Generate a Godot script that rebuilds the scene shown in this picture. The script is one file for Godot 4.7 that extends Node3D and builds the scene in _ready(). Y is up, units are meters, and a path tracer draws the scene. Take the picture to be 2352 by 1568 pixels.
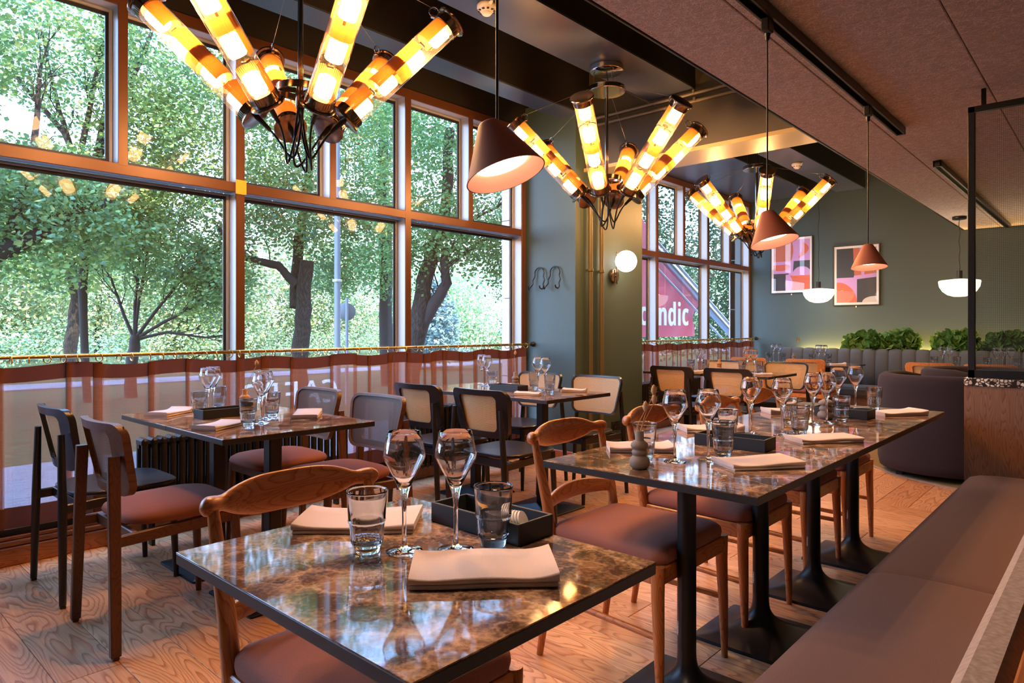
extends Node3D
# Restaurant beside a leafy park: window wall along x = -4.1, tables in rows running towards -z.

var names := {}
var M := {}
var rng := RandomNumberGenerator.new()


class G:  # collects triangles for one mesh; corners are given counterclockwise as seen from outside
	var st := SurfaceTool.new()
	var t := Transform3D()
	var fn = null
	var sg := 0

	func _init() -> void:
		st.begin(Mesh.PRIMITIVE_TRIANGLES)

	func smooth() -> void:
		sg += 1
		st.set_smooth_group(sg)

	func flat() -> void:
		st.set_smooth_group(-1)

	func v(a: Vector3, uv: Vector2) -> void:
		if fn != null:
			a = fn.call(a)
		st.set_uv(uv)
		st.add_vertex(t * a)

	func tri(a: Vector3, b: Vector3, c: Vector3, ua := Vector2(), ub := Vector2(), uc := Vector2()) -> void:
		v(a, ua)
		v(c, uc)
		v(b, ub)

	func quad(a: Vector3, b: Vector3, c: Vector3, d: Vector3, ua := Vector2(), ub := Vector2(), uc := Vector2(), ud := Vector2()) -> void:
		tri(a, b, c, ua, ub, uc)
		tri(a, c, d, ua, uc, ud)

	func face(pts: Array, out: Vector3, uo := Vector2(), ax := -1) -> void:  # a flat convex face turned towards out, uv in metres
		var n: Vector3 = (pts[1] - pts[0]).cross(pts[2] - pts[0])
		var p: Array = pts
		if n.dot(out) < 0.0:
			p = pts.duplicate()
			p.reverse()
		var m := n.abs()
		var k := 0 if m.x >= m.y and m.x >= m.z else 1 if m.y >= m.z else 2
		var ua := 2 if k == 0 else 0
		var va := 2 if k == 1 else 1
		if ax == va:
			va = ua
			ua = ax
		for i in range(1, p.size() - 1):
			var q: Array = [p[0], p[i], p[i + 1]]
			tri(q[0], q[1], q[2], uo + Vector2(q[0][ua], q[0][va]), uo + Vector2(q[1][ua], q[1][va]), uo + Vector2(q[2][ua], q[2][va]))

	func box(c: Vector3, s: Vector3, b := 0.0, uo := Vector2()) -> void:
		flat()
		var h := s / 2.0
		var ax := 0 if s.x >= s.y and s.x >= s.z else 1 if s.y >= s.z else 2
		var sg2 := [-1.0, 1.0]
		for k in 3:
			var i := (k + 1) % 3
			var j := (k + 2) % 3
			for sk: float in sg2:
				var q := []
				for w in [[-1, -1], [1, -1], [1, 1], [-1, 1]]:
					var e := Vector3()
					e[k] = sk * h[k]
					e[i] = w[0] * (h[i] - b)
					e[j] = w[1] * (h[j] - b)
					q.append(c + e)
				var o := Vector3()
				o[k] = sk
				face(q, o, uo, ax)
			if b > 0.0:
				for si: float in sg2:
					for sj: float in sg2:
						var q := []
						for w in [[0, -1], [0, 1], [1, 1], [1, -1]]:
							var e := Vector3()
							e[k] = w[1] * (h[k] - b)
							e[i] = si * (h[i] - (b if w[0] == 1 else 0.0))
							e[j] = sj * (h[j] - (b if w[0] == 0 else 0.0))
							q.append(c + e)
						var o := Vector3()
						o[i] = si
						o[j] = sj
						face(q, o, uo, ax)
		if b > 0.0:
			for sx: float in sg2:
				for sy: float in sg2:
					for sz: float in sg2:
						var o := Vector3(sx, sy, sz)
						face([c + o * Vector3(h.x, h.y - b, h.z - b), c + o * Vector3(h.x - b, h.y, h.z - b), c + o * Vector3(h.x - b, h.y - b, h.z)], o, uo)

	func loft(rings: Array, cap0 := true, cap1 := true, split := 0.6, closed := true) -> void:
		# rings: arrays of points, counterclockwise seen from the far end of the path
		smooth()
		var n: int = rings[0].size()
		var u := 0.0
		var last := Vector3()
		var lastdir := Vector3()
		var steps := n if closed else n - 1
		for k in rings.size() - 1:
			var a = rings[k]
			var b = rings[k + 1]
			var ca := Vector3()
			for q in n:
				ca += b[q] - a[q]
			ca /= n
			var dirm: Vector3 = (b[0] - a[0]).normalized()
			if k > 0 and split < 1.0 and dirm.dot(lastdir) < split and dirm != Vector3() and lastdir != Vector3():
				smooth()
			lastdir = dirm
			var u2 := u + maxf(ca.length(), (b[0] - a[0]).length())
			var w := 0.0
			for i in steps:
				var j := (i + 1) % n
				var w2: float = w + maxf((a[j] - a[i]).length(), (b[j] - b[i]).length())
				quad(a[i], a[j], b[j], b[i], Vector2(u, w), Vector2(u, w2), Vector2(u2, w2), Vector2(u2, w))
				w = w2
			u = u2
		if cap0:
			fan(rings[0], true)
		if cap1:
			fan(rings[-1], false)

	func fan(r, back: bool) -> void:
		flat()
		var c := Vector3()
		for q in r:
			c += q
		c /= r.size()
		var e1: Vector3 = (r[0] - c).normalized()
		var nn: Vector3 = (r[0] - c).cross(r[r.size() / 4] - c).normalized()
		var e2 := nn.cross(e1)
		for i in r.size():
			var a: Vector3 = r[i]
			var b: Vector3 = r[(i + 1) % r.size()]
			var ua := Vector2(e1.dot(a - c), e2.dot(a - c))
			var ub := Vector2(e1.dot(b - c), e2.dot(b - c))
			if back:
				tri(c, b, a, Vector2(), ub, ua)
			else:
				tri(c, a, b, Vector2(), ua, ub)

	func lathe(prof: Array, seg := 24, o := Vector3(), split := 0.72, flute := 0.0, flutes := 0) -> void:
		# prof: Vector2(radius, height), going up on the outside and down on the inside
		var rings := []
		for q: Vector2 in prof:
			var r := PackedVector3Array()
			for i in seg:
				var th := TAU * i / seg
				var rr := q.x
				if flutes:
					rr *= 1.0 + flute * cos(th * flutes)
				r.append(o + Vector3(rr * cos(th), q.y, -rr * sin(th)))
			rings.append(r)
		loft(rings, false, false, split)

	func tube(path: Array, rad, seg := 8, caps := true, sq := 0.0) -> void:
		var rings := []
		var d0: Vector3 = (path[1] - path[0]).normalized()
		var e1 := d0.cross(Vector3.UP if absf(d0.y) < 0.9 else Vector3.RIGHT).normalized()
		for k in path.size():
			var d: Vector3 = (path[mini(k + 1, path.size() - 1)] - path[maxi(k - 1, 0)]).normalized()
			e1 = (e1 - d * e1.dot(d)).normalized()
			var e2 := d.cross(e1)
			var r: float = rad[k] if rad is Array else rad
			var ring := PackedVector3Array()
			for i in seg:
				var th := TAU * i / seg
				ring.append(path[k] + e1 * (r * cos(th)) + e2 * (r * sin(th)))
			rings.append(ring)
		loft(rings, caps, caps, -1.0)

	func bar(a: Vector3, b: Vector3, wa: Vector2, wb: Vector2, xax: Vector3, bev := 0.004) -> void:
		# a tapered bar of rectangular section with chamfered edges; xax is the section's x axis
		var d := (b - a).normalized()
		var e1 := (xax - d * xax.dot(d)).normalized()
		var e2 := d.cross(e1)
		var rings := []
		for q in [[a, wa], [b, wb]]:
			var r := PackedVector3Array()
			var h: Vector2 = q[1] / 2.0
			for w in [[1, -1, 0], [1, 1, 0], [1, 1, 1], [-1, 1, 1], [-1, 1, 0], [-1, -1, 0], [-1, -1, 1], [1, -1, 1]]:
				r.append(q[0] + e1 * (w[0] * (h.x - bev * w[2])) + e2 * (w[1] * (h.y - bev * (1 - w[2]))))
			rings.append(r)
		var ln := (b - a).length()
		flat()
		for i in 8:
			var j := (i + 1) % 8
			quad(rings[0][i], rings[0][j], rings[1][j], rings[1][i], Vector2(0, i * 0.03), Vector2(0, i * 0.03 + 0.03), Vector2(ln, i * 0.03 + 0.03), Vector2(ln, i * 0.03))
		fan(rings[0], true)
		fan(rings[1], false)

	func stack(outline: PackedVector2Array, levels: Array, cap0 := true, cap1 := true, split := 0.6) -> void:
		# outline in x and z (counterclockwise seen from above: +x towards -z); levels: [scale or inset, y]
		var rings := []
		for l in levels:
			var r := PackedVector3Array()
			for q in outline:
				var s: Vector2 = q * (1.0 - l[0]) if l[0] is float else q - q.normalized() * l[0].x
				r.append(Vector3(s.x, l[1], s.y))
			rings.append(r)
		loft(rings, cap0, cap1, split)

	func extrude(poly: PackedVector2Array, z0: float, z1: float) -> void:  # polygon in x and y
		flat()
		var idx := Geometry2D.triangulate_polygon(poly)
		for k in range(0, idx.size(), 3):
			for s in [[z0, -1.0], [z1, 1.0]]:
				var q := []
				for i in 3:
					var w := poly[idx[k + i]]
					q.append(Vector3(w.x, w.y, s[0]))
				face(q, Vector3(0, 0, s[1]))
		var cw := Geometry2D.is_polygon_clockwise(poly)
		for i in poly.size():
			var a := poly[i]
			var b := poly[(i + 1) % poly.size()]
			var o := (b - a).orthogonal() * (-1.0 if cw else 1.0)
			face([Vector3(a.x, a.y, z0), Vector3(b.x, b.y, z0), Vector3(b.x, b.y, z1), Vector3(a.x, a.y, z1)], Vector3(-o.x, -o.y, 0) if not _out(poly, a, b, o) else Vector3(o.x, o.y, 0))

	func _out(poly: PackedVector2Array, a: Vector2, b: Vector2, o: Vector2) -> bool:
		return not Geometry2D.is_point_in_polygon((a + b) / 2.0 + o.normalized() * 0.0005, poly)

	func frame(outer: PackedVector2Array, inner: PackedVector2Array, z0: float, z1: float) -> void:  # a flat ring between two outlines of equal size, in x and y, counterclockwise
		var n := outer.size()
		for s in 4:
			smooth()
			for i in n:
				var j := (i + 1) % n
				var o0 := outer[i]
				var o1 := outer[j]
				var i0 := inner[i]
				var i1 := inner[j]
				var q: Array
				match s:
					0: q = [Vector3(o0.x, o0.y, z1), Vector3(o1.x, o1.y, z1), Vector3(i1.x, i1.y, z1), Vector3(i0.x, i0.y, z1)]
					1: q = [Vector3(i0.x, i0.y, z0), Vector3(i1.x, i1.y, z0), Vector3(o1.x, o1.y, z0), Vector3(o0.x, o0.y, z0)]
					2: q = [Vector3(o0.x, o0.y, z0), Vector3(o1.x, o1.y, z0), Vector3(o1.x, o1.y, z1), Vector3(o0.x, o0.y, z1)]
					3: q = [Vector3(i0.x, i0.y, z1), Vector3(i1.x, i1.y, z1), Vector3(i1.x, i1.y, z0), Vector3(i0.x, i0.y, z0)]
				quad(q[0], q[1], q[2], q[3], Vector2(q[0].y, q[0].x), Vector2(q[1].y, q[1].x), Vector2(q[2].y, q[2].x), Vector2(q[3].y, q[3].x))

	func done() -> ArrayMesh:
		st.generate_normals()
		return st.commit()


static func rr(w: float, h: float, r: float, n := 5, h2 := -1.0) -> PackedVector2Array:  # rounded rectangle, counterclockwise in x, y; h2: width at the lower edge
	var out := PackedVector2Array()
	var k := 0
	for c in [[1, 1], [-1, 1], [-1, -1], [1, -1]]:
		for i in n + 1:
			var a := (k + float(i) / n) * PI / 2
			var p := Vector2(c[0] * (w / 2 - r) + cos(a) * r, c[1] * (h / 2 - r) + sin(a) * r)
			if h2 > 0.0:
				p.x *= lerpf(h2 / w, 1.0, (p.y / h + 0.5))
			out.append(p)
		k += 1
	return out


static func xz(p: PackedVector2Array) -> PackedVector2Array:  # from x, y (counterclockwise) to x, z (counterclockwise from above)
	var o := PackedVector2Array()
	for q in p:
		o.append(Vector2(q.x, -q.y))
	return o


static func bez(a: Vector3, b: Vector3, c: Vector3, d: Vector3, n := 10) -> Array:
	var o := []
	for i in n + 1:
		var s := float(i) / n
		o.append(a.bezier_interpolate(b, c, d, s))
	return o


func numbered(n: String) -> String:
	names[n] = names.get(n, -1) + 1
	return n if names[n] == 0 else "%s_%03d" % [n, names[n]]


func tag(o: Node, label: String, category: String, group := "", kind := "") -> Node:
	if label: o.set_meta("label", label)
	if category: o.set_meta("category", category)
	if group: o.set_meta("group", group)
	if kind: o.set_meta("kind", kind)
	return o


func thing(called: String, label: String, category: String, at := Vector3(), ry := 0.0, group := "") -> Node3D:
	var o := Node3D.new()
	o.name = numbered(called)
	add_child(o)
	o.position = at
	o.rotation_degrees.y = ry
	tag(o, label, category, group)
	return o


func part(called: String, g, m: Material, parent: Node, at := Vector3(), rot := Vector3()) -> MeshInstance3D:
	var o := MeshInstance3D.new()
	o.name = called
	o.mesh = g.done() if g is G else g
	o.material_override = m
	parent.add_child(o, true)
	o.position = at
	o.rotation_degrees = rot
	return o


func single(called: String, g, m: Material, label: String, category: String, at := Vector3(), ry := 0.0, group := "") -> MeshInstance3D:
	var o := part(numbered(called), g, m, self, at, Vector3(0, ry, 0))
	tag(o, label, category, group)
	return o


func struct(called: String, g, m: Material, parent: Node = null, at := Vector3()) -> MeshInstance3D:
	var o := part(numbered(called) if parent == null else called, g, m, self if parent == null else parent, at)
	if parent == null:
		o.set_meta("kind", "structure")
	return o


func dup(src: Node3D, at: Vector3, ry: float, label: String, group := "") -> Node3D:
	var o: Node3D = src.duplicate()
	var base := String(src.name)
	if base.length() > 4 and base[-4] == "_":
		base = base.substr(0, base.length() - 4)
	o.name = numbered(base)
	add_child(o)
	o.position = at
	o.rotation_degrees.y = ry
	o.set_meta("label", label)
	if group: o.set_meta("group", group)
	return o


func gbox(c: Vector3, s: Vector3, b := 0.0) -> G:
	var g := G.new()
	g.box(c, s, b)
	return g


static func L(r: float, g: float, b: float) -> Color:  # sRGB 0..255
	return Color(r / 255.0, g / 255.0, b / 255.0)


func mat(called: String, c: Color, rough := 0.6, metal := 0.0) -> StandardMaterial3D:
	var m := StandardMaterial3D.new()
	m.resource_name = called
	m.albedo_color = c
	m.roughness = rough
	m.metallic = metal
	M[called] = m
	return m


func glow(called: String, c: Color, e: float) -> StandardMaterial3D:
	var m := mat(called, Color(0.9, 0.88, 0.85), 0.5)
	m.emission_enabled = true
	m.emission = c
	m.emission_energy_multiplier = e
	return m


func noise(freq: float, oct := 3, kind := FastNoiseLite.TYPE_SIMPLEX_SMOOTH, sd := 1) -> FastNoiseLite:
	var n := FastNoiseLite.new()
	n.noise_type = kind
	n.frequency = freq
	n.fractal_octaves = oct
	n.fractal_type = FastNoiseLite.FRACTAL_FBM if oct > 1 else FastNoiseLite.FRACTAL_NONE
	n.seed = sd
	return n


func noise_tex(freq: float, a: Color, b: Color, size := 256, oct := 3, normal := 0.0, sd := 3) -> NoiseTexture2D:
	var t := NoiseTexture2D.new()
	t.width = size
	t.height = size
	t.seamless = true
	t.noise = noise(freq, oct, FastNoiseLite.TYPE_SIMPLEX_SMOOTH, sd)
	if normal > 0.0:
		t.as_normal_map = true
		t.bump_strength = normal
	else:
		var gr := Gradient.new()
		gr.set_color(0, a)
		gr.set_color(1, b)
		t.color_ramp = gr
	return t


func grain_image(sd: int, rings: float, depth: float, w := 1024, h := 1024) -> ImageTexture:  # wood grain that runs along u: contour lines of a stretched noise
	var im := Image.create(w, h, false, Image.FORMAT_RGB8)
	var na := noise(0.0042, 2, FastNoiseLite.TYPE_SIMPLEX_SMOOTH, sd)
	var nb := noise(0.02, 2, FastNoiseLite.TYPE_SIMPLEX_SMOOTH, sd + 7)
	var nc := noise(0.35, 1, FastNoiseLite.TYPE_SIMPLEX_SMOOTH, sd + 9)
	var data := PackedByteArray()
	data.resize(w * h * 3)
	var k := 0
	for y in h:
		for x in w:
			var n := na.get_noise_2d(x, y) * rings + nb.get_noise_2d(x, y) * 0.2
			var f := n - floorf(n)
			var d := clampf((f - 0.25) * 1.35, 0.0, 1.0)
			d = d * d * d * clampf((1.0 - f) * 12.0, 0.0, 1.0)
			var s := nc.get_noise_2d(x * 0.05, y) * 0.10
			var l := clampf(1.0 - depth * d + s - 0.06, 0.0, 1.0)
			data[k] = int(255.0 * l)
			data[k + 1] = int(247.0 * l * (1.0 - 0.20 * d))
			data[k + 2] = int(236.0 * l * (1.0 - 0.36 * d))
			k += 3
	im.set_data(w, h, false, Image.FORMAT_RGB8, data)
	im.generate_mipmaps()
	return ImageTexture.create_from_image(im)


func marble_image() -> ImageTexture:  # dark brown brecciated marble, tan veins in nets of two sizes
	var w := 1024
	var data := PackedByteArray()
	data.resize(w * w * 3)
	var c1 := noise(0.008, 1, FastNoiseLite.TYPE_CELLULAR, 5)
	c1.cellular_return_type = FastNoiseLite.RETURN_DISTANCE2_SUB
	c1.domain_warp_enabled = true
	c1.domain_warp_amplitude = 60.0
	c1.domain_warp_frequency = 0.012
	var c2 := noise(0.026, 1, FastNoiseLite.TYPE_CELLULAR, 11)
	c2.cellular_return_type = FastNoiseLite.RETURN_DISTANCE2_SUB
	c2.domain_warp_enabled = true
	c2.domain_warp_amplitude = 34.0
	c2.domain_warp_frequency = 0.02
	var f1 := noise(0.006, 4, FastNoiseLite.TYPE_SIMPLEX_SMOOTH, 21)
	var f2 := noise(0.06, 3, FastNoiseLite.TYPE_SIMPLEX_SMOOTH, 22)
	var k := 0
	for y in w:
		for x in w:
			var a := 1.0 - clampf((c1.get_noise_2d(x * 0.8, y) + 1.0) * 4.6, 0.0, 1.0)
			var b := 1.0 - clampf((c2.get_noise_2d(x * 0.75, y) + 1.0) * 2.6, 0.0, 1.0)
			var m := f1.get_noise_2d(x, y)
			var fine := f2.get_noise_2d(x, y)
			var vein := clampf(a * a * 0.62 + b * b * clampf(0.45 + m * 1.6, 0.0, 1.0) * 0.55 + fine * 0.22, 0.0, 1.0)
			var patch := clampf(0.5 + m * 1.3 + fine * 0.5, 0.0, 1.0)
			var r := lerpf(lerpf(72.0, 138.0, patch), 206.0, vein)
			var g := lerpf(lerpf(52.0, 104.0, patch), 168.0, vein)
			var bl := lerpf(lerpf(40.0, 78.0, patch), 130.0, vein)
			data[k] = int(r)
			data[k + 1] = int(g)
			data[k + 2] = int(bl)
			k += 3
	var im := Image.create_from_data(w, w, false, Image.FORMAT_RGB8, data)
	return ImageTexture.create_from_image(im)


func fibre_image(size: int, count: int, col: bool) -> Array:  # wood-wool: short curled strands; [colour, height]
	var r := RandomNumberGenerator.new()
	r.seed = 4
	var hgt := PackedFloat32Array()
	hgt.resize(size * size)
	hgt.fill(0.25)
	for s in count:
		var p := Vector2(r.randf() * size, r.randf() * size)
		var a := r.randf() * TAU
		var da := r.randf_range(-0.09, 0.09)
		var lv := 0.35 + 0.65 * float(s) / count * r.randf_range(0.7, 1.0)
		for i in r.randi_range(22, 60):
			p += Vector2(cos(a), sin(a))
			a += da
			for o in [[0, 0, 1.0], [1, 0, 0.86], [0, 1, 0.86]]:
				var q := posmod(int(p.y) + o[1], size) * size + posmod(int(p.x) + o[0], size)
				hgt[q] = lv * o[2]
	var data := PackedByteArray()
	data.resize(size * size)
	for i in size * size:
		data[i] = int(clampf(hgt[i], 0.0, 1.0) * 255.0)
	var im := Image.create_from_data(size, size, false, Image.FORMAT_L8, data)
	var h := ImageTexture.create_from_image(im)
	var cim := Image.create(size, size, false, Image.FORMAT_RGB8)
	var cd := PackedByteArray()
	cd.resize(size * size * 3)
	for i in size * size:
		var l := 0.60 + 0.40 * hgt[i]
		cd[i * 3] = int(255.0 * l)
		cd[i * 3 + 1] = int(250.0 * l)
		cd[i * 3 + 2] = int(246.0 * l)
	cim.set_data(size, size, false, Image.FORMAT_RGB8, cd)
	return [ImageTexture.create_from_image(cim), h]


func cane_image(holes: bool) -> ImageTexture:  # woven cane: strands over and under, small gaps
	var s := 64
	var im := Image.create(s, s, false, Image.FORMAT_RGBA8)
	for y in s:
		for x in s:
			var u := fposmod(x / 8.0, 1.0)
			var v := fposmod(y / 8.0, 1.0)
			var odd := (int(x / 8.0) + int(y / 8.0)) % 2 == 0
			var hu := sin(u * PI)
			var hv := sin(v * PI)
			var l := (0.62 + 0.38 * hv) if odd else (0.58 + 0.36 * hu)
			var gap := hu < 0.42 and hv < 0.42
			var c := Color(l, l * 0.94, l * 0.84, 0.0 if gap and holes else 1.0)
			if gap:
				c = Color(0.35, 0.30, 0.24, c.a)
			im.set_pixel(x, y, c)
	return ImageTexture.create_from_image(im)


func linen_image() -> ImageTexture:  # sheer linen: uneven threads, alpha is how closely they lie
	var s := 512
	var im := Image.create(s, s, false, Image.FORMAT_RGBA8)
	var r := RandomNumberGenerator.new()
	r.seed = 8
	var rows := []
	var cols := []
	for i in s:
		rows.append(r.randf())
		cols.append(r.randf())
	var n := noise(0.05, 2)
	for y in s:
		for x in s:
			var a: float = 0.68 + 0.20 * rows[y / 2] * (0.6 + 0.8 * n.get_noise_2d(x * 0.3, y * 6.0)) + 0.16 * cols[x / 2] * (0.6 + 0.8 * n.get_noise_2d(x * 6.0, y * 0.3 + 900.0))
			im.set_pixel(x, y, Color(1, 1, 1, clampf(a, 0.0, 1.0)))
	return ImageTexture.create_from_image(im)


func terrazzo_image() -> ImageTexture:
	var s := 256
	var im := Image.create(s, s, false, Image.FORMAT_RGB8)
	var c := noise(0.07, 1, FastNoiseLite.TYPE_CELLULAR, 3)
	c.cellular_return_type = FastNoiseLite.RETURN_DISTANCE2_SUB
	var d := noise(0.07, 1, FastNoiseLite.TYPE_CELLULAR, 3)
	d.cellular_return_type = FastNoiseLite.RETURN_CELL_VALUE
	for y in s:
		for x in s:
			var e := c.get_noise_2d(x, y) + 1.0
			var v := d.get_noise_2d(x, y)
			var chip := e > 0.22 and v > -0.55
			im.set_pixel(x, y, Color(0.88, 0.83, 0.76).lerp(Color(0.62, 0.52, 0.44), clampf(v, 0, 1)) if chip else Color(0.16, 0.13, 0.11))
	return ImageTexture.create_from_image(im)


func poster_image(which: int) -> ImageTexture:  # flat cut-paper shapes
	var w := 290
	var h := 400
	var im := Image.create(w, h, false, Image.FORMAT_RGB8)
	var coral := L(208, 98, 66)
	var lilac := L(200, 150, 205)
	var ink := L(52, 52, 54)
	var rust := L(196, 106, 76)
	for y in h:
		for x in w:
			var u := float(x) / w
			var v := float(y) / h
			var c := ink
			if which == 0:
				if v < 0.42:
					c = rust if u < 0.5 + 0.05 * sin(v * 8.0) else lilac
					var bx := 0.72 + 0.16 * sin(v * 9.0)
					if u > 0.5 and v > 0.05 and v < 0.36 and absf(u - bx) < 0.07 * sin((v - 0.05) / 0.31 * PI) + 0.02:
						c = coral
				elif v < 0.66:
					c = lilac if u < 0.56 - 0.1 * (v - 0.42) else ink
					if Vector2((u - 0.2) / 0.26, (v - 0.53) / 0.075).length() < 1.0 and v > 0.48:
						c = coral
				else:
					c = ink if u < 0.42 else (coral if v > 0.7 else lilac)
				if Vector2((u - 0.78) / 0.26, (v - 0.70) / 0.17).length() < 1.0 and v < 0.71:
					c = lilac
				if v > 0.68 and Vector2((u - 0.33) / 0.2, (v - 0.86) / 0.2).length() < 1.0 and u > 0.34:
					c = lilac
			else:
				if v < 0.54:
					c = ink if u < 0.42 + 0.06 * v else (rust if u < 0.58 + 0.1 * v else (lilac if u < 0.76 - 0.12 * v else rust))
				else:
					c = lilac if u < 0.52 else ink
					if Vector2((u - 0.02) / 0.5, (v - 1.02) / 0.40).length() < 1.0:
						c = coral
				if absf(v - (0.54 - 0.06 * (u - 0.5))) < 0.035 and u > 0.44:
					c = lilac
				if Vector2((u - 0.95) / 0.3, (v - 1.0) / 0.11).length() < 1.0:
					c = L(214, 206, 196)
			im.set_pixel(x, y, c)
	return ImageTexture.create_from_image(im)


func sticker_image() -> ImageTexture:  # small yellow notice: a ring within a ring, ticks and two lines of small print
	var s := 96
	var im := Image.create(s, s, false, Image.FORMAT_RGB8)
	im.fill(L(250, 176, 60))
	var ink := L(120, 70, 20)
	for y in s:
		for x in s:
			var d := Vector2(x - 48, y - 50).length()
			if absf(d - 22) < 2.2 or absf(d - 13) < 2.0 or (absf(x - 48) < 2 and y > 14 and y < 26) or (absf(y - 50) < 1 and (x > 8 and x < 20 or x > 76 and x < 88)):
				im.set_pixel(x, y, ink)
			if (y == 84 or y == 85 or y == 90) and x > 8 and x < 76 and (x / 3) % 3 != 0:
				im.set_pixel(x, y, ink)
			if x > 82 and x < 88 and y > 80 and y < 88:
				im.set_pixel(x, y, ink)
	return ImageTexture.create_from_image(im)


func wood(called: String, tint: Color, rough: float, tex: Texture2D, sc: Vector3, coat := 0.0) -> StandardMaterial3D:
	var m := mat(called, tint, rough)
	m.albedo_texture = tex
	m.uv1_scale = sc
	if coat > 0.0:
		m.clearcoat_enabled = true
		m.clearcoat = coat
		m.clearcoat_roughness = 0.25
	return m


func cloth(called: String, tint: Color, freq := 0.25, scale := 6.0) -> StandardMaterial3D:
	var m := mat(called, tint, 0.95)
	m.albedo_texture = noise_tex(freq, Color(0.78, 0.78, 0.78), Color(1, 1, 1), 256, 2, 0.0, 5)
	m.normal_enabled = true
	m.normal_texture = noise_tex(freq, Color(), Color(), 256, 2, 2.0, 6)
	m.normal_scale = 0.35
	m.uv1_triplanar = true
	m.uv1_scale = Vector3.ONE * scale
	m.rim_enabled = true
	m.rim = 0.25
	m.rim_tint = 0.6
	return m


func clear(called: String, tint: Color, alpha: float) -> StandardMaterial3D:  # a thin pane
	var m := mat(called, Color(tint.r, tint.g, tint.b, alpha), 0.0)
	m.transparency = BaseMaterial3D.TRANSPARENCY_ALPHA
	return m


func solid_glass(called: String, tint: Color) -> StandardMaterial3D:
	var m := mat(called, Color(tint.r, tint.g, tint.b, 0.0), 0.0)
	m.refraction_enabled = true
	m.refraction_scale = 0.05
	return m


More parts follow.
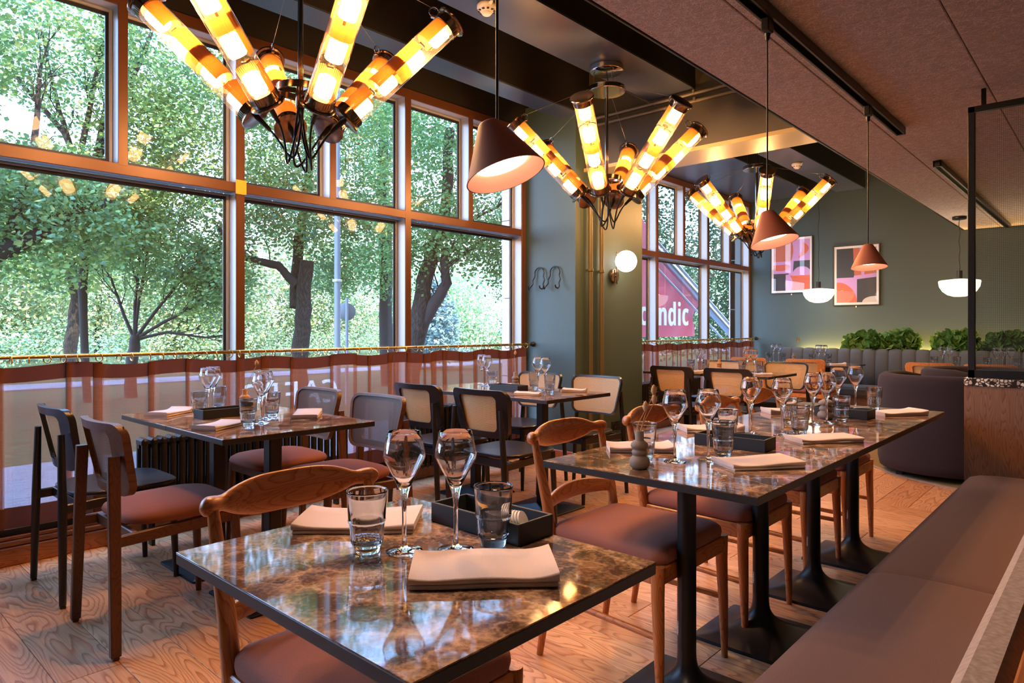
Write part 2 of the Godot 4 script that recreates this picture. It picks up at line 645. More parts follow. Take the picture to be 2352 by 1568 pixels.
func materials() -> void:
	var grain := grain_image(31, 5.5, 0.28)
	var oak_fine := grain_image(77, 6.0, 0.20, 512, 512)
	wood("floor_oak_a", L(230, 180, 134), 0.34, grain, Vector3(0.24, 1.4, 1))
	wood("floor_oak_b", L(216, 164, 118), 0.36, grain, Vector3(0.24, 1.4, 1))
	wood("floor_oak_c", L(240, 192, 146), 0.33, grain, Vector3(0.24, 1.4, 1))
	wood("chair_oak", L(202, 128, 68), 0.36, oak_fine, Vector3(0.9, 4.5, 1), 0.3)
	wood("cane_oak", L(214, 150, 92), 0.4, oak_fine, Vector3(0.9, 4.5, 1))
	wood("walnut", L(104, 66, 42), 0.42, oak_fine, Vector3(1.2, 6.0, 1))
	wood("cabinet_oak", L(142, 106, 84), 0.5, oak_fine, Vector3(0.7, 7.0, 1))
	wood("skirting_oak", L(178, 108, 52), 0.35, oak_fine, Vector3(0.6, 4.0, 1), 0.3)
	mat("ebony", L(32, 28, 28), 0.32)
	mat("black_metal", L(24, 24, 25), 0.38, 0.2)
	mat("radiator_paint", L(26, 23, 22), 0.3)
	mat("tray_black", L(36, 36, 37), 0.55)
	mat("rubber", L(20, 19, 18), 0.8)
	var marble := mat("marble", Color(1, 1, 1), 0.05)
	marble.albedo_texture = marble_image()
	marble.uv1_scale = Vector3(1.25, 1.25, 1)
	marble.metallic_specular = 0.55
	var e := mat("table_edge", L(44, 41, 40), 0.4)
	e.albedo_texture = noise_tex(0.4, Color(0.7, 0.7, 0.7), Color(1, 1, 1), 128, 2)
	e.uv1_triplanar = true
	e.uv1_scale = Vector3.ONE * 5.0
	cloth("terracotta_cloth", L(152, 88, 66))
	cloth("mauve_cloth", L(170, 106, 86))
	cloth("bench_cloth", L(112, 84, 76))
	cloth("bench_back_cloth", L(176, 156, 142), 0.08, 4.0)
	cloth("plum_cloth", L(46, 36, 41))
	cloth("grey_cloth", L(98, 101, 102))
	cloth("napkin_linen", L(236, 212, 198), 0.3, 10.0)
	cloth("rug_pile", L(150, 122, 60), 0.3, 5.0)
	var wall := mat("wall_paint", L(60, 78, 76), 0.55)
	wall.normal_enabled = true
	wall.normal_texture = noise_tex(0.1, Color(), Color(), 256, 3, 1.5, 9)
	wall.normal_scale = 0.12
	wall.uv1_triplanar = true
	wall.uv1_world_triplanar = true
	wall.uv1_scale = Vector3.ONE * 2.5
	mat("downstand_paint", L(58, 54, 44), 0.5)
	mat("pipe_paint", L(92, 84, 62), 0.35)
	mat("slab_paint", L(60, 66, 80), 0.32)
	mat("soffit_paint", L(152, 138, 100), 0.45)
	mat("trough_black", L(20, 18, 17), 0.6)
	mat("plaster", L(120, 112, 104), 0.8)
	mat("frame_copper", L(92, 56, 36), 0.36, 0.25)
	mat("frame_silver", L(158, 156, 154), 0.4, 0.25)
	mat("gasket", L(20, 21, 24), 0.5)
	mat("stone", L(212, 186, 176), 0.85)
	clear("window_glass", Color(1, 1, 1), 0.02)
	clear("lamp_glass", Color(1, 1, 1), 0.03)
	solid_glass("crystal", Color(1, 1, 1))
	solid_glass("smoked_glass", L(226, 228, 228))
	mat("brass", L(214, 170, 92), 0.22, 1.0)
	mat("bronze", L(150, 128, 108), 0.16, 0.95)
	mat("chrome", L(190, 188, 184), 0.12, 1.0)
	var gold := mat("reflector_gold", L(172, 128, 82), 0.3, 0.75)
	gold.backlight_enabled = true
	gold.backlight = Color(0.5, 0.32, 0.12)
	mat("wire", L(120, 112, 104), 0.4, 0.6)
	mat("cable_black", L(26, 22, 20), 0.45)
	mat("shade_terracotta", L(168, 98, 72), 0.55)
	mat("shade_inside", L(236, 176, 150), 0.7)
	mat("detector_white", L(226, 220, 210), 0.5)
	mat("white_print", L(240, 240, 240), 0.5)
	var vinyl := mat("white_vinyl", L(245, 245, 248), 0.6)
	vinyl.backlight_enabled = true
	vinyl.backlight = Color(1.6, 1.6, 1.6)
	mat("poster_frame", L(28, 26, 26), 0.4)
	mat("passepartout", L(238, 234, 230), 0.8)
	clear("picture_glass", Color(1, 1, 1), 0.02)
	for i in 2:
		mat("poster_%d" % i, Color(1, 1, 1), 0.7).albedo_texture = poster_image(i)
	mat("sticker", Color(1, 1, 1), 0.6).albedo_texture = sticker_image()
	mat("vase_taupe", L(122, 106, 94), 0.62)
	mat("vase_tan", L(176, 128, 84), 0.5)
	mat("dried_stem", L(196, 152, 104), 0.85)
	mat("paper_pack", L(222, 208, 190), 0.8)
	mat("paper_amber", L(226, 160, 60), 0.6)
	var tz := mat("terrazzo", Color(1, 1, 1), 0.3)
	tz.albedo_texture = terrazzo_image()
	tz.uv1_scale = Vector3(3.5, 3.5, 1)
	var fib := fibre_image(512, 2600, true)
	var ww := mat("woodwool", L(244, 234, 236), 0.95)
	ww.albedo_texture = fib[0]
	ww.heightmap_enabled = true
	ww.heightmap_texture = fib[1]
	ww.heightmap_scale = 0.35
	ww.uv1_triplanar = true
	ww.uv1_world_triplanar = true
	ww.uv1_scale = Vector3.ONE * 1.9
	for q in [["cane_light", L(236, 206, 160), true], ["cane_brown", L(98, 76, 56), true]]:
		var m := mat(q[0], q[1], 0.6)
		m.albedo_texture = cane_image(q[2])
		m.transparency = BaseMaterial3D.TRANSPARENCY_ALPHA_SCISSOR
		m.alpha_scissor_threshold = 0.5
		m.uv1_scale = Vector3(26, 26, 1)
		m.backlight_enabled = true
		m.backlight = Color(0.25, 0.25, 0.25)
	var lin := mat("sheer_curtain", Color(L(150, 108, 104), 0.92), 0.9)
	lin.albedo_texture = linen_image()
	lin.transparency = BaseMaterial3D.TRANSPARENCY_ALPHA
	lin.uv1_scale = Vector3(3, 3, 1)
	lin.backlight_enabled = true
	lin.backlight = Color(0.4, 0.4, 0.4)
	var hem := mat("curtain_hem", L(88, 42, 28), 0.9)
	hem.backlight_enabled = true
	hem.backlight = Color(0.08, 0.08, 0.08)
	var mesh := mat("wire_mesh", Color(L(46, 38, 34), 0.5), 0.8)
	var im := Image.create(16, 16, false, Image.FORMAT_RGBA8)
	for y in 16:
		for x in 16:
			im.set_pixel(x, y, Color(1, 1, 1, 1.0 if x % 8 < 3 or y % 8 < 3 else 0.25))
	mesh.albedo_texture = ImageTexture.create_from_image(im)
	mesh.transparency = BaseMaterial3D.TRANSPARENCY_ALPHA
	mesh.uv1_scale = Vector3(60, 60, 1)
	# outdoors
	var bark := mat("bark", L(92, 82, 76), 0.95)
	bark.albedo_texture = noise_tex(0.05, Color(0.35, 0.33, 0.32), Color(1, 0.96, 0.92), 256, 4)
	bark.uv1_scale = Vector3(0.5, 3.0, 1)
	mat("bark_dark", L(62, 56, 56), 0.95)
	var leaf := mat("leaf", Color(1, 1, 1), 0.55)
	leaf.vertex_color_use_as_albedo = true
	leaf.backlight_enabled = true
	leaf.backlight = Color(0.7, 0.7, 0.7)
	var grass := mat("lawn", L(100, 112, 66), 0.95)
	grass.albedo_texture = noise_tex(0.06, Color(0.55, 0.6, 0.5), Color(1, 1, 0.9), 256, 4)
	grass.uv1_triplanar = true
	grass.uv1_world_triplanar = true
	grass.uv1_scale = Vector3.ONE * 0.4
	mat("paving", L(160, 154, 160), 0.9)
	mat("pole_grey", L(150, 156, 164), 0.6, 0.2)
	mat("sign_back", L(140, 148, 154), 0.5, 0.4)
	var red := mat("banner_red", L(216, 30, 72), 0.8)
	red.backlight_enabled = true
	red.backlight = Color(0.4, 0.4, 0.4)
	mat("steel", L(180, 186, 194), 0.3, 0.8)
	mat("facade_render", L(168, 150, 140), 0.9)
	mat("plant_leaf", L(70, 120, 50), 0.4).backlight_enabled = true
	M.plant_leaf.backlight = Color(0.35, 0.35, 0.35)
	mat("planter_black", L(30, 28, 28), 0.6)
	# things that give light
	glow("bulb_glow", Color(1.0, 0.76, 0.44), 14.0)
	glow("opal_glow", Color(1.0, 0.93, 0.86), 1.5)
	glow("globe_glow", Color(1.0, 0.97, 0.93), 2.6)
	glow("pendant_glow", Color(1.0, 0.86, 0.76), 4.0)
	glow("led_glow", Color(1.0, 0.80, 0.48), 8.0)


func _ready() -> void:
	rng.seed = 12
	# camera: 1.17 m above the floor, level, lens shifted down a little
	var cam := Camera3D.new()
	cam.name = "camera"
	cam.projection = Camera3D.PROJECTION_FRUSTUM
	cam.near = 0.05
	cam.far = 300.0
	cam.size = 0.1 * 784.0 / 1541.0
	cam.frustum_offset = Vector2(0, -0.05 * 29.0 / 1541.0)
	add_child(cam)
	cam.position = Vector3(0, 1.17, 0)
	cam.rotation.y = atan2(1408.0, 1541.0)
	cam.current = true
	# sky, sun, exposure
	var we := WorldEnvironment.new()
	we.name = "environment"
	var e := Environment.new()
	e.background_mode = Environment.BG_SKY
	var sky := ProceduralSkyMaterial.new()
	sky.sky_top_color = Color(0.50, 0.68, 0.92)
	sky.sky_horizon_color = Color(0.86, 0.93, 1.0)
	sky.sky_curve = 0.16
	sky.sky_energy_multiplier = 2.7
	sky.ground_bottom_color = Color(0.30, 0.32, 0.26)
	sky.ground_horizon_color = Color(0.6, 0.62, 0.58)
	sky.ground_energy_multiplier = 1.0
	e.sky = Sky.new()
	e.sky.sky_material = sky
	e.tonemap_mode = Environment.TONE_MAPPER_LINEAR
	e.tonemap_exposure = 1.4
	e.sdfgi_enabled = true
	e.ssao_enabled = true
	e.ssil_enabled = true
	we.environment = e
	add_child(we)
	var sun := DirectionalLight3D.new()
	sun.name = "sun"
	sun.light_color = Color(1.0, 0.93, 0.78)
	sun.light_energy = 2.2
	sun.light_angular_distance = 0.6
	sun.shadow_enabled = true
	sun.rotation_degrees = Vector3(-44, 72, 0)
	sun.sky_mode = DirectionalLight3D.SKY_MODE_LIGHT_ONLY
	add_child(sun)
	materials()
	room()
	windows()
	curtains()
	outdoors()
	lamps()
	furniture()
	table_settings()
	small_things()


func room() -> void:
	# floor: boards across the room in front, along it at the back
	var fl := struct("floor", gbox(Vector3(-0.95, -0.06, -3.5), Vector3(6.8, 0.1, 12.6)), M.trough_black)
	var woods := [M.floor_oak_a, M.floor_oak_b, M.floor_oak_c]
	var r := RandomNumberGenerator.new()
	r.seed = 5
	var w := 0.19
	for k in 31:
		var z := 0.9 - w * (k + 0.5)
		var x := -4.09
		var cut := [0.55, 1.25, 0.85, 1.5, 0.3][k % 5] as float
		var n := 0
		while x < 2.2:
			var x1 := minf(x + (cut if n == 0 else 1.75), 2.25)
			var g := G.new()
			g.box(Vector3((x + x1) / 2 - x, 0, 0), Vector3(x1 - x - 0.002, 0.014, w - 0.002), 0.0012, Vector2(r.randf_range(0.05, 1.3), r.randf_range(0.1, 0.54)))
			part("plank", g, woods[r.randi() % 3], fl, Vector3(x, -0.007, z))
			x = x1
			n += 1
	for k in 33:
		var x := -4.09 + w * (k + 0.5)
		var z := -4.99
		var cut := [0.7, 1.5, 1.1, 2.0][k % 4] as float
		var n := 0
		while z > -9.65:
			var z1 := maxf(z - (cut if n == 0 else 2.1), -9.69)
			var g := G.new()
			g.box(Vector3(0, 0, (z1 - z) / 2), Vector3(w - 0.002, 0.014, z - z1 - 0.002), 0.0012, Vector2(r.randf_range(2.2, 2.9), r.randf_range(0.1, 0.54)))
			part("plank", g, woods[r.randi() % 3], fl, Vector3(x, -0.007, z))
			z = z1
			n += 1
	# walls
	struct("wall_back", gbox(Vector3(-0.95, 1.8, -9.8), Vector3(6.9, 3.7, 0.2)), M.wall_paint)
	struct("wall_right", gbox(Vector3(2.4, 1.8, -3.5), Vector3(0.2, 3.7, 12.8)), M.wall_paint)
	struct("wall_front", gbox(Vector3(-0.95, 1.8, 2.7), Vector3(6.9, 3.7, 0.2)), M.wall_paint)
	var wl := struct("wall_left", gbox(Vector3(-4.21, 0.09, -3.5), Vector3(0.22, 0.2, 12.4)), M.radiator_paint)
	struct("wall_above_window", gbox(Vector3(-4.21, 3.3, -3.5), Vector3(0.22, 0.6, 12.4)), M.trough_black, wl)
	struct("wall_end", gbox(Vector3(-4.21, 1.6, 2.35), Vector3(0.22, 2.86, 0.6)), M.wall_paint, wl)
	# pier between the two windows and the downstand beam that it carries
	struct("wall_pier", gbox(Vector3(-3.86, 1.6, -5.215), Vector3(0.68, 3.22, 1.09), 0.004), M.wall_paint)
	var dn := struct("wall_downstand", gbox(Vector3(-2.485, 3.06, -4.99), Vector3(2.07, 0.98, 0.38)), M.downstand_paint)
	struct("soffit", gbox(Vector3(-2.485, 2.565, -4.99), Vector3(2.07, 0.03, 0.40)), M.soffit_paint, dn)
	# upper ceiling: black voids between broad painted slabs
	var ce := struct("ceiling", gbox(Vector3(-0.95, 3.66, -3.5), Vector3(6.9, 0.12, 12.6)), M.trough_black)
	for s in [[-3.69, -3.47, 2.6, -4.8], [-2.87, -2.46, 2.6, -4.8], [-4.1, -3.14, -5.18, -9.7], [-2.89, -2.54, -5.18, -9.7]]:
		var c := Vector3((s[0] + s[1]) / 2, 3.32, (s[2] + s[3]) / 2)
		struct("beam", gbox(c, Vector3(s[1] - s[0], 0.56, s[2] - s[3])), M.trough_black, ce)
		struct("slab_board", gbox(Vector3(c.x, 3.034, c.z), Vector3(s[1] - s[0], 0.012, s[2] - s[3])), M.slab_paint, ce)
	# lower ceiling over the bench side, wood-wool panels
	var lo := struct("ceiling_lowered", gbox(Vector3(0.43, 2.99, -3.5), Vector3(3.74, 1.2, 12.5)), M.trough_black)
	var xs := [-1.44, -1.08, -0.5, 0.08, 0.66, 1.24, 1.82, 2.3]
	for i in 7:
		var z: float = 2.3 - [0.0, 0.57, 0.03][i % 3]
		if i == 0:
			z = 2.44
		while z > -9.6:
			var z0 := minf(z, 2.58)
			var z1 := maxf(z - 1.145, -9.69)
			if z0 - z1 > 0.02:
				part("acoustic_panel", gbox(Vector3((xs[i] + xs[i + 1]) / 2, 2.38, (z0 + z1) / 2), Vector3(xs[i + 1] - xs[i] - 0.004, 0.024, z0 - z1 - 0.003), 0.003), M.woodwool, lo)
			z = z1
	struct("edge_trim", gbox(Vector3(-1.448, 2.40, -3.5), Vector3(0.014, 0.07, 12.4), 0.003), M.black_metal, lo)
	# skirting
	for s in [[-4.1, 2.6, -4.67], [-4.1, -5.76, -9.7]]:
		var g := G.new()
		g.box(Vector3(-4.075, 0.045, (s[1] + s[2]) / 2), Vector3(0.04, 0.09, s[1] - s[2]), 0.004)
		g.box(Vector3(-4.082, 0.105, (s[1] + s[2]) / 2), Vector3(0.03, 0.03, s[1] - s[2]), 0.006)
		g.box(Vector3(-4.088, 0.13, (s[1] + s[2]) / 2), Vector3(0.02, 0.02, s[1] - s[2]), 0.004)
		struct("baseboard_left", g, M.skirting_oak)
	var gb := G.new()
	gb.box(Vector3(-3.505, 0.05, -5.215), Vector3(0.03, 0.1, 1.12), 0.004)
	gb.box(Vector3(-3.78, 0.05, -4.66), Vector3(0.58, 0.1, 0.03), 0.004)
	struct("baseboard_pier", gb, M.skirting_oak)
	# painted pipes on the pier and conduits under the ceiling
	for z in [-4.85, -5.02]:
		var p := thing("heating_pipe", "painted vertical heating pipe on the olive pier side, %s the corner" % ("nearest to" if z > -4.9 else "second from"), "pipe", Vector3(-3.49, 0, z))
		var g := G.new()
		g.tube([Vector3(0, 0.1, 0), Vector3(0, 3.2, 0)], 0.019, 12)
		part("pipe", g, M.pipe_paint, p)
		var c := G.new()
		c.lathe([Vector2(0.021, 1.675), Vector2(0.026, 1.68), Vector2(0.026, 1.70), Vector2(0.021, 1.705)], 12)
		c.box(Vector3(-0.015, 1.69, 0), Vector3(0.03, 0.012, 0.016))
		part("clamp", c, M.pipe_paint, p)
	for q in [[2.985, -4.76], [2.93, -4.775]]:
		var p := thing("conduit", "%s of two thin painted conduits running under the dark ceiling above the pier" % ("upper" if q[0] > 2.95 else "lower"), "pipe", Vector3(-2.8, q[0], q[1]))
		var g := G.new()
		g.tube([Vector3(-1.25, 0, 0), Vector3(1.36, 0, 0)], 0.014, 10)
		part("pipe", g, M.pipe_paint, p)
		for x in [-0.6, 0.35, 1.0]:
			part("clip", gbox(Vector3(x, 0.008, 0.0), Vector3(0.02, 0.036, 0.036), 0.004), M.pipe_paint, p)


func windows() -> void:
	for wdw in 2:
		var maj: Array = [[2.04, 0.71, -0.62, -1.95, -3.28, -4.625], [-5.72, -7.01, -8.33, -9.66]][wdw]
		var z0: float = maj[0]
		var z1: float = maj[-1]
		var zc := (z0 + z1) / 2
		var wn := struct("window_%d" % (wdw + 1), gbox(Vector3(-4.15, 0.19, zc), Vector3(0.13, 0.03, z0 - z1)), M.frame_silver)
		for k in maj.size():
			var z: float = maj[k]
			var m := part("mullion", gbox(Vector3(0, 1.6, 0), Vector3(0.108, 2.8, 0.05), 0.002), M.frame_silver, wn, Vector3(-4.142, 0, z))
			part("front_cap", gbox(Vector3(0.058, 1.62, 0), Vector3(0.012, 2.8, 0.056), 0.002), M.frame_copper, m)
		var uppers := []
		for k in maj.size() - 1:
			uppers.append((maj[k] + maj[k + 1]) / 2)
		for z in uppers:
			var m := part("mullion", gbox(Vector3(0, 2.52, 0), Vector3(0.108, 0.92, 0.044), 0.002), M.frame_silver, wn, Vector3(-4.142, 0, z))
			part("front_cap", gbox(Vector3(0.058, 2.52, 0), Vector3(0.012, 0.9, 0.05), 0.002), M.frame_copper, m)
		for q in [[2.05, 0.06], [2.985, 0.07]]:
			var m := part("transom", gbox(Vector3(0, q[0], 0), Vector3(0.104, q[1] - 0.006, z0 - z1), 0.002), M.frame_silver, wn, Vector3(-4.142, 0, zc))
			part("front_cap", gbox(Vector3(0.057, q[0], 0), Vector3(0.012, q[1], z0 - z1), 0.002), M.frame_copper, m)
		# panes with gasket and bead
		var panes := []
		for k in maj.size() - 1:
			panes.append([maj[k] - 0.025, maj[k + 1] + 0.025, 0.205, 2.02])
			panes.append([maj[k] - 0.025, uppers[k] + 0.022, 2.08, 2.95])
			panes.append([uppers[k] - 0.022, maj[k + 1] + 0.025, 2.08, 2.95])
		for p in panes:
			var g := G.new()
			var c := Vector3(-4.196, (p[2] + p[3]) / 2, (p[0] + p[1]) / 2)
			var hw: float = (p[0] - p[1]) / 2
			var hh: float = (p[3] - p[2]) / 2
			g.flat()
			for gx in [0.0]:
				g.face([Vector3(gx, -hh, -hw), Vector3(gx, -hh, hw), Vector3(gx, hh, hw), Vector3(gx, hh, -hw)], Vector3(1, 0, 0))
			var pane := part("pane", g, M.window_glass, wn, c)
			var b := G.new()
			var bs := G.new()
			for s in [-1.0, 1.0]:
				bs.box(Vector3(0.006, 0, s * (hw - 0.009)), Vector3(0.024, 2 * hh, 0.018), 0.002)
				b.box(Vector3(0.002, 0, s * (hw - 0.026)), Vector3(0.014, 2 * hh, 0.016), 0.002)
				bs.box(Vector3(0.006, s * (hh - 0.008), 0), Vector3(0.022, 0.016, 2 * hw - 0.036), 0.002)
				b.box(Vector3(0.002, s * (hh - 0.026), 0), Vector3(0.014, 0.02, 2 * hw - 0.068), 0.002)
			part("bead", bs, M.frame_silver, pane)
			part("gasket", b, M.gasket, pane)
	single("window_sticker", gbox(Vector3(), Vector3(0.002, 0.088, 0.068)), M.sticker, "small yellow square sticker with a ring mark on the copper window cross bar", "sticker", Vector3(-4.071, 2.053, -1.95))
	# white letters on the outside of the glass, seen in mirror writing
	var letters := thing("window_lettering", "white vinyl shop lettering on the glass behind the sheer curtain", "lettering", Vector3(-4.222, 0.755, -2.06))
	var n := 0
	for ch in ["O", "F", "F", "A", "C"]:
		var tm := TextMesh.new()
		tm.text = ch
		tm.font_size = 64
		tm.pixel_size = 0.0036
		tm.depth = 0.002
		part("letter", tm, M.white_vinyl, letters, Vector3(0, -0.02, -0.03 - 0.147 * n), Vector3(0, -90, 0))
		n += 1


func curtains() -> void:
	var torus := G.new()
	var pth := []
	for i in 15:
		pth.append(Vector3(0.021 * cos(TAU * i / 14), 0.021 * sin(TAU * i / 14), 0))
	torus.tube(pth, 0.0032, 6, false)
	var ring := torus.done()
	for q in [[2.55, -4.665, "long brass curtain rod across the front window"], [-5.77, -9.69, "brass curtain rod across the far window"]]:
		var zc: float = (q[0] + q[1]) / 2
		var rod := thing("curtain_rod", q[2], "curtain rod", Vector3(-4.0, 1.03, zc))
		var g := G.new()
		g.tube([Vector3(0, 0, q[0] - zc), Vector3(0, 0, q[1] - zc)], 0.0105, 12)
		part("rod", g, M.brass, rod)
		for z in [q[0], q[1]]:
			var f := G.new()
			var s := -1.0 if z == q[0] else 1.0
			f.tube([Vector3(0, 0, z - zc), Vector3(0, 0, z - zc + s * 0.012), Vector3(0, 0, z - zc + s * 0.0125), Vector3(0, 0, z - zc + s * 0.05)], [0.024, 0.024, 0.013, 0.013], 14)
			part("end_bracket", f, M.black_metal, rod)
	var defs := [
		[2.5, -2.70, "sheer brown cafe curtain with a dark hem, the long panel left of the slit", 3],
		[-2.725, -4.62, "sheer brown cafe curtain right of the slit, ending at the teal pier", 5],
		[-5.80, -7.95, "sheer brown cafe curtain at the far window beside the olive pier", 7],
		[-7.97, -9.64, "sheer brown cafe curtain in the far corner by the back wall", 9]]
	for d in defs:
		var zs: float = d[0]
		var ze: float = d[1]
		var cur := thing("cafe_curtain", d[2], "curtain", Vector3(-4.0, 0, zs), 0.0, "sheer curtains on brass rods")
		var r := RandomNumberGenerator.new()
		r.seed = d[3]
		# the run of the cloth in plan: gentle waves, and narrow pleats where it doubles back
		var plan := []
		var z := 0.0
		var u := 0.0
		var dens: float = 1.0 if zs > 0.0 else 0.62
		while z > ze - zs:
			var run := r.randf_range(0.12, 0.30) * dens
			var nseg := 6
			var amp := r.randf_range(0.006, 0.018)
			for i in nseg:
				var s := float(i) / nseg
				plan.append([Vector2(amp * sin(s * PI), z - run * s), u + run * s])
			z -= run
			u += run
			if z < ze - zs + 0.05:
				break
			var pl := r.randf_range(0.012, 0.042)
			plan.append([Vector2(0.0, z), u])
			plan.append([Vector2(0.006, z - pl * 0.2), u + 0.01])
			plan.append([Vector2(0.012, z + pl), u + 0.01 + pl])
			plan.append([Vector2(0.018, z + pl * 0.9), u + 0.015 + pl])
			plan.append([Vector2(0.014, z - pl * 0.3), u + 0.015 + pl * 2])
			u += 0.02 + pl * 2
			z -= pl * 0.3
		var bands := [["sheer_cloth", M.sheer_curtain, 0.30, 0.915], ["top_hem", M.curtain_hem, 0.913, 0.99], ["bottom_hem", M.curtain_hem, 0.20, 0.302]]
		for b in bands:
			var g := G.new()
			g.smooth()
			var rows := 5 if b[0] == "sheer_cloth" else 1
			for i in plan.size() - 1:
				for k in rows:
					var ya: float = lerpf(b[2], b[3], float(k) / rows)
					var yb: float = lerpf(b[2], b[3], float(k + 1) / rows)
					var c := []
					for w in [[i, ya], [i + 1, ya], [i + 1, yb], [i, yb]]:
						var q = plan[w[0]]
						var hang: float = 0.012 * sin(q[1] * 9.0) * clampf((w[1] - 0.7) * 3.0, 0.0, 1.0)
						c.append(Vector3(q[0].x * (1.0 + 0.3 * sin(w[1] * 5.0)), w[1] - hang, q[0].y))
						c.append(Vector2(q[1], w[1]))
					g.quad(c[0], c[2], c[4], c[6], c[1], c[3], c[5], c[7])
			part(b[0], g, b[1], cur)
		var zr := zs - 0.04
		while zr > ze:
			if zr < 0.2:
				part("ring", ring, M.brass, cur, Vector3(0, 1.018, zr - zs), Vector3(r.randf_range(-6, 6), r.randf_range(-38, 38), 0))
			zr -= r.randf_range(0.06, 0.105)


func leaf_cluster(n: int, rad: float, size: float, sd: int) -> ArrayMesh:
	var g := G.new()
	g.flat()
	var r := RandomNumberGenerator.new()
	r.seed = sd
	for i in n:
		var c := Vector3(r.randf_range(-1, 1), r.randf_range(-0.8, 0.8), r.randf_range(-1, 1)) * rad
		var b := Basis.from_euler(Vector3(r.randf_range(-0.9, 0.9), r.randf() * TAU, r.randf_range(-0.9, 0.9)))
		var s := size * r.randf_range(0.7, 1.2)
		var q := []
		for p in [Vector3(0, 0, -0.55), Vector3(0.42, -0.12, -0.12), Vector3(0.2, -0.05, 0.4), Vector3(0, -0.08, 0.5), Vector3(-0.2, -0.05, 0.4), Vector3(-0.42, -0.12, -0.12), Vector3(0, 0.04, 0)]:
			q.append(c + b * (p * s))
		for k in 6:
			g.tri(q[6], q[k], q[(k + 1) % 6])
	return g.done()


func foliage(parent: Node, blobs: Array, mesh: Mesh, palette: Array, scale: float, sd: int, called := "foliage") -> void:
	var r := RandomNumberGenerator.new()
	r.seed = sd
	var total := 0
	var k_leaf := 1.0 if called == "foliage" and parent.has_meta("group") and String(parent.get_meta("group")).begins_with("plants") else 1.25
	for b in blobs:
		total += int(b[2] * k_leaf)
	var mm := MultiMesh.new()
	mm.transform_format = MultiMesh.TRANSFORM_3D
	mm.use_colors = true
	mm.mesh = mesh
	mm.instance_count = total
	var k := 0
	for b in blobs:
		for i in int(b[2] * k_leaf):
			var d := Vector3(r.randfn(), r.randfn(), r.randfn()).normalized() * pow(r.randf(), 0.45)
			var p: Vector3 = b[0] + d * b[1]
			var t := Transform3D(Basis.from_euler(Vector3(r.randf_range(-0.5, 0.5), r.randf() * TAU, r.randf_range(-0.5, 0.5))).scaled(Vector3.ONE * scale * r.randf_range(0.7, 1.25)), p)
			mm.set_instance_transform(k, t)
			var c: Color = palette[r.randi() % palette.size()]
			c = c.lerp(palette[r.randi() % palette.size()], r.randf() * 0.6)
			mm.set_instance_color(k, c)
			k += 1
	var o := MultiMeshInstance3D.new()
	o.name = called
	o.multimesh = mm
	o.material_override = M.leaf
	parent.add_child(o, true)
	o.set_meta("kind", "stuff")


func limb(parent: Node, called: String, pts: Array, r0: float, r1: float, m: Material, seg := 8, sd := 1) -> void:
	var r := RandomNumberGenerator.new()
	r.seed = sd
	var path := []
	var rad := []
	for i in pts.size() - 1:
		for k in 4:
			var s := k / 4.0
			var p: Vector3 = pts[i].lerp(pts[i + 1], s)
			if i + k > 0:
				p += Vector3(r.randf_range(-1, 1), r.randf_range(-0.4, 0.4), r.randf_range(-1, 1)) * r0 * 0.22
			path.append(p)
			rad.append(lerpf(r0, r1, (i + s) / (pts.size() - 1)) * r.randf_range(0.92, 1.08))
	path.append(pts[-1])
	rad.append(r1)
	var g := G.new()
	g.tube(path, rad, seg)
	if called == "branch":  # thin twigs along the outer part
		for i in 9:
			var k := r.randi_range(path.size() / 3, path.size() - 1)
			var b: Vector3 = path[k]
			var along: Vector3 = (pts[-1] - pts[0]).normalized()
			var d := (along + Vector3(r.randf_range(-1, 1), r.randf_range(-0.3, 0.8), r.randf_range(-1, 1)) * 0.8).normalized()
			var ln := r.randf_range(0.4, 1.2)
			var mid := b + d * ln * 0.5 + Vector3(r.randf_range(-0.06, 0.06), r.randf_range(-0.04, 0.1), r.randf_range(-0.06, 0.06))
			var r2 := minf(0.016, r0 * 0.3)
			g.tube([b, mid, b + d * ln], [r2, r2 * 0.7, r2 * 0.3], 5, false)
			for j in 2:
				var d2 := (d + Vector3(r.randf_range(-1, 1), r.randf_range(-0.4, 0.6), r.randf_range(-1, 1)) * 0.7).normalized()
				g.tube([mid, mid + d2 * ln * 0.5], [r2 * 0.6, r2 * 0.25], 4, false)
	part(called, g, m, parent)


